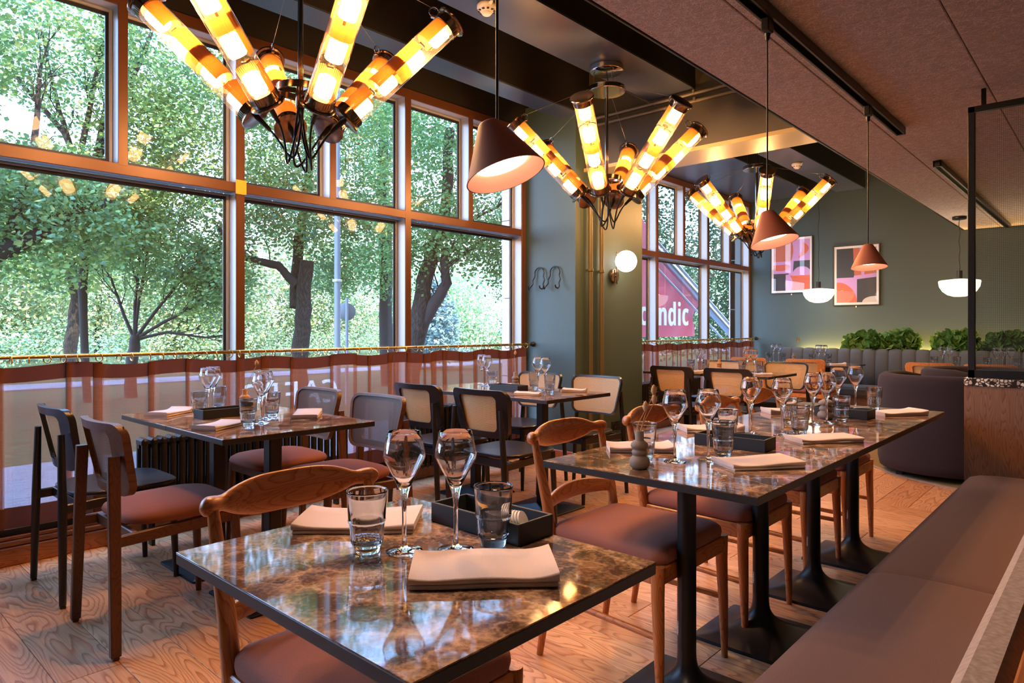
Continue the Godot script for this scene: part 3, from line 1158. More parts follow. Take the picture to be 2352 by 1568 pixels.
func outdoors() -> void:
	# the hotel block above the room, which keeps the sun off the near ground
	var fc := struct("wall_facade", gbox(Vector3(3.0, 8.4, -3.5), Vector3(14.9, 9.2, 40)), M.facade_render)
	struct("lintel", gbox(Vector3(-4.37, 3.42, -3.5), Vector3(0.1, 0.76, 40)), M.stone, fc)
	for q in [[-4.69, -5.66], [-9.70, -10.8], [2.08, 3.4]]:
		for y in 4:
			struct("stone_block", gbox(Vector3(-4.37, 0.35 + 0.74 * y, (q[0] + q[1]) / 2), Vector3(0.1, 0.735, q[0] - q[1]), 0.004), M.stone, fc)
	struct("ground", gbox(Vector3(-60, -0.355, -10), Vector3(112, 0.2, 160)), M.lawn)
	struct("pavement", gbox(Vector3(-6.2, -0.22, -10), Vector3(3.6, 0.1, 90)), M.paving)
	struct("park_path", gbox(Vector3(-19.5, -0.24, -10), Vector3(1.8, 0.04, 120)), M.paving)
	var c_near := leaf_cluster(18, 0.30, 0.085, 1)
	var c_far := leaf_cluster(20, 0.50, 0.13, 2)
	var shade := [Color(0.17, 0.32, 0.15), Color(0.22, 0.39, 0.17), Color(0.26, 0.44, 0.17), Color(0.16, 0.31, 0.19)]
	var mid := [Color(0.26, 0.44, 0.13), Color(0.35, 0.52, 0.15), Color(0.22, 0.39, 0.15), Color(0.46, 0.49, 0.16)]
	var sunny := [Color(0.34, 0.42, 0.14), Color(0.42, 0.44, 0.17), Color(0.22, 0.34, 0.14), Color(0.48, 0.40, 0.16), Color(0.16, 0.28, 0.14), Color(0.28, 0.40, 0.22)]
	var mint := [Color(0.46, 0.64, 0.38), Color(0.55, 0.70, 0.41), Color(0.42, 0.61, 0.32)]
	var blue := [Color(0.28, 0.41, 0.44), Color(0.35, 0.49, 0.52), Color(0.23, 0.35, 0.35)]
	# big old tree out of frame on the left, its bough reaches in
	var t := thing("park_tree", "large tree whose thick dark bough reaches in at the left edge of the window", "tree", Vector3(-14.2, -0.25, -0.9), 0.0, "park trees outside the window")
	limb(t, "trunk", [Vector3(0, 0, 0), Vector3(0.1, 2.0, -0.5), Vector3(0.2, 4.2, -0.3)], 0.26, 0.18, M.bark_dark, 10)
	limb(t, "branch", [Vector3(0.1, 1.9, -0.5), Vector3(0.9, 2.75, -1.7), Vector3(0.75, 3.35, -2.4), Vector3(0.9, 3.7, -3.1)], 0.17, 0.07, M.bark_dark)
	limb(t, "branch", [Vector3(0.8, 2.7, -1.6), Vector3(0.6, 4.2, -2.0), Vector3(0.2, 6.0, -2.2)], 0.09, 0.03, M.bark_dark)
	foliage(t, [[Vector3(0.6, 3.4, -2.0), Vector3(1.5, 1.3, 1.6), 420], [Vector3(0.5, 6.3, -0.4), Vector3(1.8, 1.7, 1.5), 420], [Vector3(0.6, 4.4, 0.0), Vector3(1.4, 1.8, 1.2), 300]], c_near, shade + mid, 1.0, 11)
	# young tree with a fan of thin stems
	t = thing("park_tree", "young tree with a fan of thin dark stems left of the copper mullion", "tree", Vector3(-15.3, -0.25, -4.97), 0.0, "park trees outside the window")
	limb(t, "trunk", [Vector3(0, 0, 0), Vector3(0.03, 0.8, -0.02), Vector3(0.06, 1.28, -0.07)], 0.13, 0.10, M.bark_dark)
	for s in [[Vector3(-0.1, 1.7, 0.1), Vector3(-0.32, 2.47, 0.28), Vector3(-0.7, 3.2, 0.6)], [Vector3(0.08, 1.9, -0.05), Vector3(0.12, 2.83, -0.12), Vector3(0.1, 3.9, 0.0)], [Vector3(0.12, 1.9, -0.1), Vector3(0.28, 3.37, -0.27), Vector3(0.5, 4.4, -0.5)], [Vector3(0.4, 1.8, -0.35), Vector3(0.8, 2.5, -0.74), Vector3(1.45, 3.2, -1.35)], [Vector3(0.6, 1.35, -0.5), Vector3(1.13, 1.24, -1.04), Vector3(1.6, 1.3, -1.5)], [Vector3(0.5, 1.55, -0.45), Vector3(1.0, 1.9, -0.9), Vector3(1.3, 2.5, -1.2)]]:
		limb(t, "branch", [Vector3(0.05, 1.2, -0.06)] + s, 0.042, 0.012, M.bark_dark, 6)
	foliage(t, [[Vector3(0.4, 3.3, -0.3), Vector3(1.7, 1.1, 1.3), 430], [Vector3(0.3, 4.6, -0.3), Vector3(1.6, 1.0, 1.2), 260], [Vector3(1.2, 2.2, -1.2), Vector3(0.9, 0.7, 0.8), 110]], c_near, shade + mid, 0.85, 12)
	# slim pale trunk further back
	t = thing("park_tree", "grey trunked tree behind the fan shaped young tree, at the left", "tree", Vector3(-23.2, -0.25, -5.9), 0.0, "park trees outside the window")
	limb(t, "trunk", [Vector3(0, 0, 0), Vector3(0.0, 0.9, 0.0), Vector3(0.15, 2.3, -0.1), Vector3(0.2, 4.0, 0.1)], 0.2, 0.14, M.bark, 10)
	foliage(t, [[Vector3(0, 4.4, 0.5), Vector3(2.6, 1.9, 2.8), 420]], c_far, mid, 1.0, 13)
	# stems that climb behind the upper left panes
	t = thing("park_tree", "tree with several dark stems climbing behind the upper left panes", "tree", Vector3(-14.85, -0.25, -4.05), 0.0, "park trees outside the window")
	limb(t, "trunk", [Vector3(0, 0, 0), Vector3(-0.1, 2.2, 0.05), Vector3(0.0, 4.3, 0.0)], 0.075, 0.085, M.bark_dark, 10)
	for s in [[Vector3(-0.05, 4.8, 0.1), Vector3(0.16, 6.5, -0.13), Vector3(0.5, 8.5, -0.5)], [Vector3(-0.2, 5.0, 0.25), Vector3(-0.43, 5.8, 0.4), Vector3(-0.65, 7.2, 0.6)], [Vector3(-0.3, 5.2, 0.3), Vector3(-0.9, 6.2, 0.9), Vector3(-1.6, 8.2, 1.6)], [Vector3(0.3, 5.2, -0.3), Vector3(0.8, 6.8, -0.75), Vector3(1.2, 8.2, -1.1)], [Vector3(0.2, 5.0, -0.15), Vector3(0.35, 6.4, -0.3), Vector3(0.3, 8.6, 0.0)]]:
		limb(t, "branch", [Vector3(0, 4.2, 0)] + s, 0.075, 0.02, M.bark_dark, 6)
	foliage(t, [[Vector3(-0.2, 4.1, 0.2), Vector3(1.7, 0.9, 1.7), 330], [Vector3(0.2, 6.9, -0.2), Vector3(2.4, 1.7, 2.4), 560], [Vector3(0.9, 5.6, -1.0), Vector3(1.2, 1.2, 1.2), 220]], c_near, shade + mid, 0.9, 14)
	# old tree with a sawn stump of a stem and one bough to the left
	t = thing("park_tree", "old tree with knotted trunk and a bough to the left, beside the lamp post", "tree", Vector3(-13.6, -0.25, -7.88), 0.0, "park trees outside the window")
	limb(t, "trunk", [Vector3(0, 0, 0), Vector3(0.0, 1.0, 0.0), Vector3(0.04, 1.86, -0.05), Vector3(0.1, 2.95, -0.11)], 0.2, 0.145, M.bark, 12)
	limb(t, "branch", [Vector3(-0.06, 2.4, 0.05), Vector3(-0.37, 2.83, 0.33), Vector3(-0.42, 2.95, 1.05), Vector3(-0.3, 3.5, 1.7)], 0.11, 0.05, M.bark_dark)
	limb(t, "branch", [Vector3(-0.2, 1.9, 0.0), Vector3(-0.42, 3.4, -0.2), Vector3(-0.3, 5.2, -0.4), Vector3(-0.2, 7.2, -0.5)], 0.15, 0.06, M.bark)
	foliage(t, [[Vector3(-0.2, 4.3, 0.4), Vector3(1.6, 1.2, 1.6), 460], [Vector3(0.0, 6.3, 0.3), Vector3(2.2, 1.5, 2.2), 480], [Vector3(-0.6, 2.7, 1.6), Vector3(0.9, 0.7, 0.8), 120]], c_near, shade + mid + [Color(0.36, 0.22, 0.07)], 0.9, 15)
	t = thing("park_tree", "straight tall trunk behind the second mullion, right of the lamp post", "tree", Vector3(-13.77, -0.25, -10.44), 0.0, "park trees outside the window")
	limb(t, "trunk", [Vector3(0, 0, 0), Vector3(-0.06, 3.5, 0.06), Vector3(-0.12, 5.4, 0.1), Vector3(0, 8, 0)], 0.19, 0.11, M.bark_dark, 10)
	foliage(t, [[Vector3(0.2, 4.4, 0.9), Vector3(1.6, 1.2, 1.3), 300], [Vector3(0, 6.8, 0.2), Vector3(2.3, 1.8, 2.4), 520], [Vector3(-0.4, 3.0, 1.2), Vector3(1.0, 0.8, 0.9), 130]], c_near, mid + shade, 0.9, 16)
	# leaning twin trunk by the teal pier
	t = thing("park_tree", "leaning twin trunked tree in the pane beside the teal pier", "tree", Vector3(-9.42, -0.25, -7.62), 0.0, "park trees outside the window")
	limb(t, "trunk", [Vector3(0, 0, 0), Vector3(0.04, 1.15, -0.06), Vector3(0.14, 1.93, -0.16), Vector3(0.23, 2.63, -0.24), Vector3(0.42, 3.3, -0.4), Vector3(0.5, 5.0, -0.5)], 0.19, 0.09, M.bark, 10)
	limb(t, "branch", [Vector3(0.08, 1.2, -0.09), Vector3(0.28, 1.85, -0.29), Vector3(0.46, 2.24, -0.45), Vector3(0.44, 2.9, -0.43)], 0.13, 0.07, M.bark_dark)
	limb(t, "branch", [Vector3(0.44, 2.5, -0.43), Vector3(0.9, 3.0, -0.9), Vector3(1.4, 3.2, -1.4)], 0.05, 0.015, M.bark_dark, 6)
	limb(t, "branch", [Vector3(0.3, 2.9, -0.3), Vector3(0.8, 3.4, -0.8), Vector3(1.3, 3.8, -1.4)], 0.045, 0.015, M.bark_dark, 6)
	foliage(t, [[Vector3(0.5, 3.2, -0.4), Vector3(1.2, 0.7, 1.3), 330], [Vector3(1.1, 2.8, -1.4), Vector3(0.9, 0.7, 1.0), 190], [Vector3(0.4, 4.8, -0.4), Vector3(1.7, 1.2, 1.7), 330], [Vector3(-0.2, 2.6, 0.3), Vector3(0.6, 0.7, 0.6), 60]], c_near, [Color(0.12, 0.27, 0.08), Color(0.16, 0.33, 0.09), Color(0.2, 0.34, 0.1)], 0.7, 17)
	t = thing("blue_spruce", "small blue spruce behind the leaning twin trunk", "tree", Vector3(-18.3, -0.25, -15.8))
	limb(t, "trunk", [Vector3(0, 0, 0), Vector3(0, 3.3, 0)], 0.08, 0.02, M.bark_dark)
	var bl := []
	for k in 7:
		bl.append([Vector3(0, 0.5 + k * 0.42, 0), Vector3(1.5 - k * 0.19, 0.18, 1.5 - k * 0.19), 70 - k * 6])
	foliage(t, bl, leaf_cluster(12, 0.2, 0.12, 3), blue, 1.0, 18)
	# trees at the far window
	for q in [[Vector3(-11.5, -0.25, -18.0), "dark leafy tree nearest behind the red banner", 21], [Vector3(-9.8, -0.25, -22.5), "dark leafy tree at the right of the far window", 22], [Vector3(-16.5, -0.25, -20.5), "tall tree in the left pane of the far window", 23]]:
		t = thing("park_tree", q[1], "tree", q[0], 0.0, "park trees outside the window")
		limb(t, "trunk", [Vector3(0, 0, 0), Vector3(0.1, 3.0, 0.1), Vector3(0.0, 8.0, 0.0)], 0.26, 0.1, M.bark_dark)
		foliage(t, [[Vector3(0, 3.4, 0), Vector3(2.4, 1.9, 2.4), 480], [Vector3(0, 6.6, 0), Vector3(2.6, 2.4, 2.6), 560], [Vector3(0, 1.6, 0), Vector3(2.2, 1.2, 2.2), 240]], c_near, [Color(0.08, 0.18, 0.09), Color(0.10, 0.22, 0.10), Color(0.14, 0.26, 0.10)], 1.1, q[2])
	# sunlit planting that closes the view
	var far := [[-33, 1, 3.6, "sunlit tree far off at the left edge of the window"], [-36, -6, 4.2, "sunlit tree far off behind the grey trunk"], [-31, -13, 3.4, "yellow green tree far off behind the old knotted trunk"], [-34, -20, 4.4, "sunlit tree far off behind the lamp post"], [-30, -27, 3.6, "pale tree far off behind the road sign"], [-27, -34, 4.4, "pale tree far off behind the blue spruce"], [-20, -36, 3.8, "pale tree far off right of the twin trunk"], [-42, -12, 5.0, "tall tree in the far background behind the fan shaped tree"], [-40, -30, 5.4, "tall tree in the far background right of the lamp post"], [-14, -40, 5.0, "tall tree far off in the far window"], [-40, 4, 5.2, "tall tree in the far background at the left"]]
	for k in far.size():
		var q = far[k]
		t = thing("background_tree", q[3], "tree", Vector3(q[0], -0.25, q[1]), 0.0, "sunlit trees across the park")
		limb(t, "trunk", [Vector3(0, 0, 0), Vector3(0.1, q[2] * 0.5, 0), Vector3(0, q[2] * 1.6, 0)], 0.24, 0.08, M.bark)
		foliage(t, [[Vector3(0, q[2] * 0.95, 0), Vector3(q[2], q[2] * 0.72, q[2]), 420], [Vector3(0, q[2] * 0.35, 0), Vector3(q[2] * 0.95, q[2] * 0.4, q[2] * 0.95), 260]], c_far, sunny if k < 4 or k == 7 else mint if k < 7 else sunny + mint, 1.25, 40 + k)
	var hd := thing("shrub_border", "low sunlit shrubs along the far edge of the lawn", "shrubs", Vector3(-29, -0.25, -14))
	var hb := []
	for k in 16:
		hb.append([Vector3(sin(k * 2.1) * 1.6, 0.7, 22.0 - k * 2.9), Vector3(1.6, 0.8, 1.9), 60])
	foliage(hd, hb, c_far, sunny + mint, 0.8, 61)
	# street furniture
	t = thing("lamp_post", "grey lamp post standing outside between the trees", "lamp post", Vector3(-10.4, -0.25, -6.75))
	var g := G.new()
	g.tube([Vector3(0, 0, 0), Vector3(0, 1.2, 0), Vector3(0, 6.5, 0)], [0.062, 0.058, 0.045], 14)
	part("post", g, M.pole_grey, t)
	part("collar", gbox(Vector3(0.0, 2.28, 0), Vector3(0.13, 0.05, 0.13), 0.01), M.detector_white, t)
	t = thing("road_sign", "round road sign seen from behind on a thin grey post", "road sign", Vector3(-10.7, -0.25, -7.15), 62)
	g = G.new()
	g.tube([Vector3(0, 0, 0), Vector3(0, 2.0, 0)], 0.03, 10)
	part("post", g, M.pole_grey, t)
	g = G.new()
	g.t = Transform3D(Basis(Vector3(1, 0, 0), PI / 2), Vector3(0, 1.74, -0.04))
	g.lathe([Vector2(0, -0.006), Vector2(0.16, -0.006), Vector2(0.168, 0), Vector2(0.16, 0.006), Vector2(0, 0.006)], 28)
	part("disc", g, M.sign_back, t)
	# red banner on a steel strut
	t = thing("banner", "red banner with white lettering hung from a steel strut outside the far window", "banner", Vector3(-6.0, 0, -11.0))
	g = G.new()
	g.smooth()
	var nu := 26
	var nv := 12
	var P := func(i: int, j: int) -> Vector3:
		var s := float(i) / nu
		var z := 1.9 - 2.58 * s
		var top := 3.35 - (1.9 - z) * 0.66 + 0.10 * sin(s * PI)
		var v := float(j) / nv
		return Vector3(0.05 * sin(s * 9.0 + v * 5.0) * (0.3 + v) + 0.02 * sin(s * 23.0 - v * 9.0), lerpf(1.03, top, v), z)
	for i in nu:
		for j in nv:
			g.quad(P.call(i, j), P.call(i + 1, j), P.call(i + 1, j + 1), P.call(i, j + 1))
	part("cloth", g, M.banner_red, t)
	var tm := TextMesh.new()
	tm.text = "Scandic"
	tm.font_size = 64
	tm.pixel_size = 0.0086
	tm.depth = 0.012
	var sf := SystemFont.new()
	sf.font_names = PackedStringArray(["Droid Sans"])
	sf.font_weight = 700
	tm.font = sf
	part("lettering", tm, M.white_print, t, Vector3(0.09, 1.42, 0.72), Vector3(0, 90, 0))
	g = G.new()
	g.tube([Vector3(0.1, 2.62, 1.1), Vector3(0.1, -0.23, -4.7)], 0.075, 14)
	g.tube([Vector3(0.1, 2.32, 1.1), Vector3(0.1, -0.26, -4.16)], 0.022, 8)
	g.tube([Vector3(0.1, 2.78, 1.1), Vector3(0.1, -0.07, -4.7)], 0.022, 8)
	part("strut", g, M.steel, t)


func omni(parent: Node, at: Vector3, c: Color, en: float, size: float) -> void:
	var l := OmniLight3D.new()
	l.name = "bulb_light"
	l.light_color = c
	l.light_energy = en
	l.light_size = size
	l.omni_range = 14.0
	l.omni_attenuation = 2.0
	l.shadow_enabled = true
	parent.add_child(l, true)
	l.position = at


func tube_lamp_meshes() -> Dictionary:
	var d := {}
	var g := G.new()
	g.lathe([Vector2(0.06, 0.03), Vector2(0.06, 0.67)], 28)
	d.glass = g.done()
	# ribbed half round reflector on the -x side, in three lengths with gaps between them
	for q in [["long", 0.215, 0.485, PI * 0.5, 1.5], ["short", 0.04, 0.175, PI * 0.5, 1.5], ["short_top", 0.525, 0.66, PI * 0.5, 1.5]]:
		g = G.new()
		g.smooth()
		var n := 44
		var span := PI * 1.12
		for i in n:
			var c := []
			for w in [i, i + 1]:
				var th: float = PI + span * (float(w) / n - 0.5)
				var r := 0.0525 + (0.0042 if w % 2 == 0 else 0.0)
				c.append(Vector2(cos(th), sin(th)) * r)
			g.quad(Vector3(c[0].x, q[1], -c[0].y), Vector3(c[1].x, q[1], -c[1].y), Vector3(c[1].x, q[2], -c[1].y), Vector3(c[0].x, q[2], -c[0].y))
		d["ref_" + q[0]] = g.done()
	g = G.new()
	g.smooth()
	for i in 60:  # ribbed band all round the middle
		var c := []
		for w in [i, i + 1]:
			var th: float = TAU * w / 60.0
			var r := 0.050 + (0.004 if w % 2 == 0 else 0.0)
			c.append(Vector2(cos(th), sin(th)) * r)
		g.quad(Vector3(c[0].x, 0.318, -c[0].y), Vector3(c[1].x, 0.318, -c[1].y), Vector3(c[1].x, 0.382, -c[1].y), Vector3(c[0].x, 0.382, -c[0].y))
	d.band = g.done()
	g = G.new()
	g.lathe([Vector2(0.0, -0.042), Vector2(0.033, -0.042), Vector2(0.038, -0.035), Vector2(0.038, 0.035), Vector2(0.033, 0.042), Vector2(0.0, 0.042)], 14)
	d.bulb = g.done()
	g = G.new()
	g.lathe([Vector2(0.0, -0.012), Vector2(0.05, -0.012), Vector2(0.074, -0.008), Vector2(0.077, -0.002), Vector2(0.074, 0.004), Vector2(0.064, 0.006), Vector2(0.062, 0.012), Vector2(0.062, 0.045), Vector2(0.056, 0.047), Vector2(0.0, 0.047)], 30)
	for i in 36:
		var a := TAU * i / 36
		g.t = Transform3D(Basis(Vector3.UP, a), Vector3())
		g.box(Vector3(0.0625, 0.03, 0), Vector3(0.002, 0.022, 0.0035))
	g.t = Transform3D()
	d.cap = g.done()
	g = G.new()
	g.tube([Vector3(0, 0.2, 0), Vector3(0, 0.5, 0)], 0.006, 8)
	for y in [0.19, 0.35, 0.51]:
		g.box(Vector3(-0.01, y, 0), Vector3(0.03, 0.014, 0.03), 0.003)
	d.socket = g.done()
	g = G.new()
	var p := []
	for i in 17:
		p.append(Vector3(0.022 * cos(TAU * i / 16), 0.022 * sin(TAU * i / 16), 0))
	g.tube(p, 0.003, 6, false)
	g.box(Vector3(0, -0.024, 0), Vector3(0.022, 0.012, 0.018), 0.003)
	d.clip = g.done()
	return d


func chandelier(at: Vector3, phis: Array, label: String, drop: float) -> void:
	var d: Dictionary = M.get("tubes", {})
	if d.is_empty():
		d = tube_lamp_meshes()
		M["tubes"] = d
	var c := thing("tube_chandelier", label, "chandelier", at, 0.0, "tube chandeliers under the dark ceiling")
	# y is measured from the floor (at.y is 0)
	var g := G.new()
	g.lathe([Vector2(0, 2.985), Vector2(0.112, 2.985), Vector2(0.118, 2.99), Vector2(0.118, 3.022), Vector2(0.112, 3.028), Vector2(0, 3.028)], 40)
	for a in 3:
		g.lathe([Vector2(0.006, 2.976), Vector2(0.006, 2.985)], 8, Vector3(cos(a * 2.1 + 0.4) * 0.09, 0, sin(a * 2.1 + 0.4) * 0.09))
	part("ceiling_canopy", g, M.chrome, c)
	g = G.new()
	g.lathe([Vector2(0, drop - 0.018), Vector2(0.128, drop - 0.018), Vector2(0.132, drop - 0.014), Vector2(0.132, drop + 0.014), Vector2(0.128, drop + 0.018), Vector2(0, drop + 0.018)], 40)
	part("top_disc", g, M.chrome, c)
	for a in 3:
		g = G.new()
		var o := Vector3(cos(a * 2.1 + 0.4) * 0.09, 0, sin(a * 2.1 + 0.4) * 0.09)
		g.tube([o + Vector3(0, drop, 0), o + Vector3(0, 2.99, 0)], 0.0014, 5, false)
		part("suspension_wire", g, M.wire, c)
	g = G.new()
	g.tube(bez(Vector3(0, 2.99, 0), Vector3(0, 2.94, 0), Vector3(0.035, drop + 0.07, 0.02), Vector3(0.01, drop, 0)), 0.0035, 6)
	part("supply_cord", g, M.cable_black, c)
	g = G.new()
	g.tube([Vector3(0, 2.2, 0), Vector3(0, drop, 0)], 0.0125, 14)
	part("pole", g, M.chrome, c)
	g = G.new()
	g.lathe([Vector2(0.095, 2.215), Vector2(0.102, 2.215), Vector2(0.102, 2.245), Vector2(0.095, 2.245), Vector2(0.095, 2.215)], 36, Vector3(), 0.9)
	for a in 3:
		g.t = Transform3D(Basis(Vector3.UP, a * TAU / 3), Vector3(0, 0, 0))
		g.box(Vector3(0.05, 2.23, 0), Vector3(0.1, 0.02, 0.012))
	g.t = Transform3D()
	g.lathe([Vector2(0, 2.15), Vector2(0.018, 2.15), Vector2(0.022, 2.16), Vector2(0.022, 2.25), Vector2(0, 2.25)], 16)
	part("hub", g, M.bronze, c)
	var n := 0
	for ph: float in phis:
		var a := deg_to_rad(ph + 42.41)
		var rad := Vector3(cos(a), 0, -sin(a))
		var ax := (rad * 0.705 + Vector3.UP * 0.709).normalized()
		var xo := (rad * 0.709 - Vector3.UP * 0.705).normalized()
		var b := Basis(xo, ax, xo.cross(ax))
		var o := rad * 0.185 + Vector3(0, 2.105, 0)
		var t := part("lamp_tube", d.glass, M.lamp_glass, c)
		t.transform = Transform3D(b, o)
		for k in ["ref_long", "ref_short", "ref_short_top"]:
			part("reflector", d[k], M.reflector_gold, t)
		part("ribbed_band", d.band, M.reflector_gold, t)
		part("socket", d.socket, M.bronze, t)
		for y in [0.105, 0.262, 0.438, 0.595]:
			part("bulb", d.bulb, M.bulb_glow, t, Vector3(0.006, y, 0))
		omni(t, Vector3(0.006, 0.438, 0), Color(1.0, 0.72, 0.44), 0.85, 0.02)
		part("end_cap", d.cap, M.bronze, t, Vector3(0, 0.012, 0))
		part("end_cap", d.cap, M.bronze, t, Vector3(0, 0.688, 0), Vector3(180, 0, 0))
		part("hanging_clip", d.clip, M.chrome, t, Vector3(-0.085, 0.662, 0), Vector3(0, 0, 35))
		# stay wire up to the disc, cable down and back up into the hub
		var top: Vector3 = o + b * Vector3(-0.085, 0.675, 0)
		g = G.new()
		g.tube([rad * 0.125 + Vector3(0, drop, 0), top], 0.0014, 5, false)
		part("stay_wire", g, M.wire, c)
		g = G.new()
		var low: Vector3 = o
		var side := Vector3(-rad.z, 0, rad.x) * (0.04 if n % 2 == 0 else -0.05)
		var dn: Vector3 = o - ax * 0.075
		g.tube([o + ax * 0.0, dn], [0.013, 0.009], 10)
		var pts := bez(dn, dn - ax * 0.12, Vector3(0, 1.76 - 0.05 * (n % 3), 0) + rad * (0.05 - 0.05 * (n % 2)) + side * 2.0, Vector3(0, 2.16, 0) - rad * 0.012, 24)
		g.tube(pts, 0.0052, 7)
		part("lamp_cable", g, M.cable_black, c)
		n += 1


func lamps() -> void:
	chandelier(Vector3(-2.71, 0, -1.57), [11, 67, 121, 185, 245, 309], "large tube chandelier nearest the camera, before the left window", 2.86)
	chandelier(Vector3(-2.71, 0, -3.96), [4, 67, 128, 191, 249, 306], "tube chandelier in the middle, hanging before the teal pier", 2.86)
	chandelier(Vector3(-2.71, 0, -6.58), [333, 27, 89, 147, 202, 258], "farthest tube chandelier, hanging before the far window", 2.77)
	# track with three tilted cone pendants
	for q in [[0.6, -4.51, "long black ceiling track that carries the cone pendants"], [-5.55, -9.5, "black ceiling track near the back wall, partly behind the mesh screen"]]:
		var tr := thing("ceiling_track", q[2], "track", Vector3(-0.985, 2.345, (q[0] + q[1]) / 2))
		var g := G.new()
		var ln: float = q[0] - q[1]
		g.box(Vector3(-0.02, -0.002, 0), Vector3(0.012, 0.042, ln), 0.002)
		g.box(Vector3(0.02, -0.002, 0), Vector3(0.012, 0.042, ln), 0.002)
		g.box(Vector3(0, 0.012, 0), Vector3(0.05, 0.014, ln - 0.01), 0.002)
		for s in [-1.0, 1.0]:
			g.box(Vector3(0, -0.002, s * (ln / 2 - 0.01)), Vector3(0.052, 0.044, 0.02), 0.003)
		part("track", g, M.black_metal, tr)
	for q in [[-1.031, Vector3(-8, 0, -18), "terracotta cone pendant nearest the camera, tilted, largest in the picture"], [-2.49, Vector3(-12, 0, -9), "terracotta cone pendant tilted before the farthest chandelier"], [-3.817, Vector3(-8, 0, 1), "terracotta cone pendant hanging in front of the right poster"]]:
		var p := thing("cone_pendant", q[2], "pendant lamp", Vector3(-0.985, 0, q[0]), 0.0, "terracotta cone pendants on the track")
		var g := G.new()
		g.box(Vector3(0, 2.30, 0), Vector3(0.03, 0.05, 0.05), 0.004)
		g.tube([Vector3(0, 2.27, 0), Vector3(0, 2.245, 0)], [0.012, 0.007], 12)
		part("track_adapter", g, M.black_metal, p)
		g = G.new()
		g.tube([Vector3(0, 2.26, 0), Vector3(0, 1.60, 0)], 0.0032, 8)
		part("cord", g, M.cable_black, p)
		g = G.new()
		g.lathe([Vector2(0.085, -0.118), Vector2(0.0865, -0.1175), Vector2(0.025, 0.0), Vector2(0.022, 0.003), Vector2(0, 0.003)], 44, Vector3(), 0.5)
		var sh := part("shade", g, M.shade_terracotta, p, Vector3(0, 1.603, 0))
		var tilt: Vector3 = q[1] * PI / 180.0
		sh.basis = Basis(Vector3(-0.6743, 0, -0.7385), tilt.z) * Basis(Vector3(0.7385, 0, -0.6743), tilt.x)
		sh.position -= Vector3(0.7385, 0, -0.6743) * (0.017 if q[0] > -1.5 else 0.0)
		g = G.new()
		g.lathe([Vector2(0, -0.006), Vector2(0.020, -0.006), Vector2(0.084, -0.1175)], 44)
		part("shade_lining", g, M.shade_inside, sh)
		g = G.new()
		g.lathe([Vector2(0, -0.09), Vector2(0.058, -0.09), Vector2(0.058, -0.084), Vector2(0.0, -0.084)], 30)
		part("lamp_diffuser", g, M.pendant_glow, sh)
		var sp := SpotLight3D.new()
		sp.name = "spot_light"
		sp.light_color = Color(1.0, 0.84, 0.72)
		sp.light_energy = 0.35
		sp.light_size = 0.05
		sp.spot_angle = 58.0
		sp.spot_range = 12.0
		sp.spot_attenuation = 2.0
		sp.spot_angle_attenuation = 0.6
		sp.shadow_enabled = true
		sh.add_child(sp)
		sp.position = Vector3(0, -0.1, 0)
		sp.rotation_degrees = Vector3(-90, 0, 0)
	# opal bowl pendants by the back wall
	for q in [[Vector3(-2.98, 0, -9.25), 3.02, "opal bowl pendant between the two posters"], [Vector3(-1.305, 0, -8.51), 2.365, "opal bowl pendant hanging half behind the black screen post"]]:
		var p := thing("bowl_pendant", q[2], "pendant lamp", q[0], 0.0, "opal bowl pendants")
		var g := G.new()
		g.lathe([Vector2(0, q[1] - 0.028), Vector2(0.062, q[1] - 0.028), Vector2(0.066, q[1] - 0.022), Vector2(0.066, q[1]), Vector2(0, q[1])], 28)
		part("ceiling_rose", g, M.black_metal, p)
		g = G.new()
		var pt := []
		for i in 16:
			pt.append(Vector3(0.006 * sin(i * 1.3), lerpf(1.79, q[1] - 0.02, i / 15.0), 0.006 * cos(i * 0.9)))
		g.tube(pt, 0.0034, 6)
		part("cord", g, M.cable_black, p)
		g = G.new()
		g.lathe([Vector2(0, 1.70), Vector2(0.028, 1.70), Vector2(0.028, 1.79), Vector2(0, 1.79)], 18)
		part("holder", g, M.black_metal, p)
		g = G.new()
		g.lathe([Vector2(0, 1.512), Vector2(0.055, 1.515), Vector2(0.11, 1.533), Vector2(0.155, 1.57), Vector2(0.184, 1.62), Vector2(0.193, 1.672), Vector2(0.190, 1.684), Vector2(0.178, 1.688), Vector2(0.05, 1.702), Vector2(0.0, 1.704)], 44, Vector3(), 0.3)
		part("bowl_shade", g, M.opal_glow, p)
		omni(p, Vector3(0, 1.62, 0), Color(1.0, 0.90, 0.78), 0.22, 0.1)
	# globe sconce on the pier
	var s := thing("globe_sconce", "round opal globe wall lamp on the olive pier", "wall lamp", Vector3(-3.518, 1.66, -5.24))
	var g := G.new()
	g.t = Transform3D(Basis(Vector3(0, 0, 1), -PI / 2), Vector3())
	g.lathe([Vector2(0, 0.0), Vector2(0.062, 0.0), Vector2(0.066, 0.004), Vector2(0.066, 0.026), Vector2(0.06, 0.032), Vector2(0, 0.032)], 30)
	part("back_plate", g, M.bronze, s)
	g = G.new()
	g.tube([Vector3(0.045, -0.075, 0), Vector3(0.045, 0.22, 0)], 0.006, 10)
	g.tube([Vector3(0.03, 0, 0), Vector3(0.05, 0, 0)], 0.009, 10)
	part("stem", g, M.bronze, s)
	var sm := SphereMesh.new()
	sm.radius = 0.1
	sm.height = 0.2
	sm.radial_segments = 40
	sm.rings = 24
	part("globe", sm, M.globe_glow, s, Vector3(0.11, 0.135, -0.055))
	omni(s, Vector3(0.11, 0.135, -0.055), Color(1.0, 0.86, 0.66), 0.16, 0.08)
	# light strip behind the banquette
	var ls := thing("led_strip", "warm light strip glowing up the back wall behind the grey banquette", "light strip", Vector3(-1.35, 0.80, -9.66))
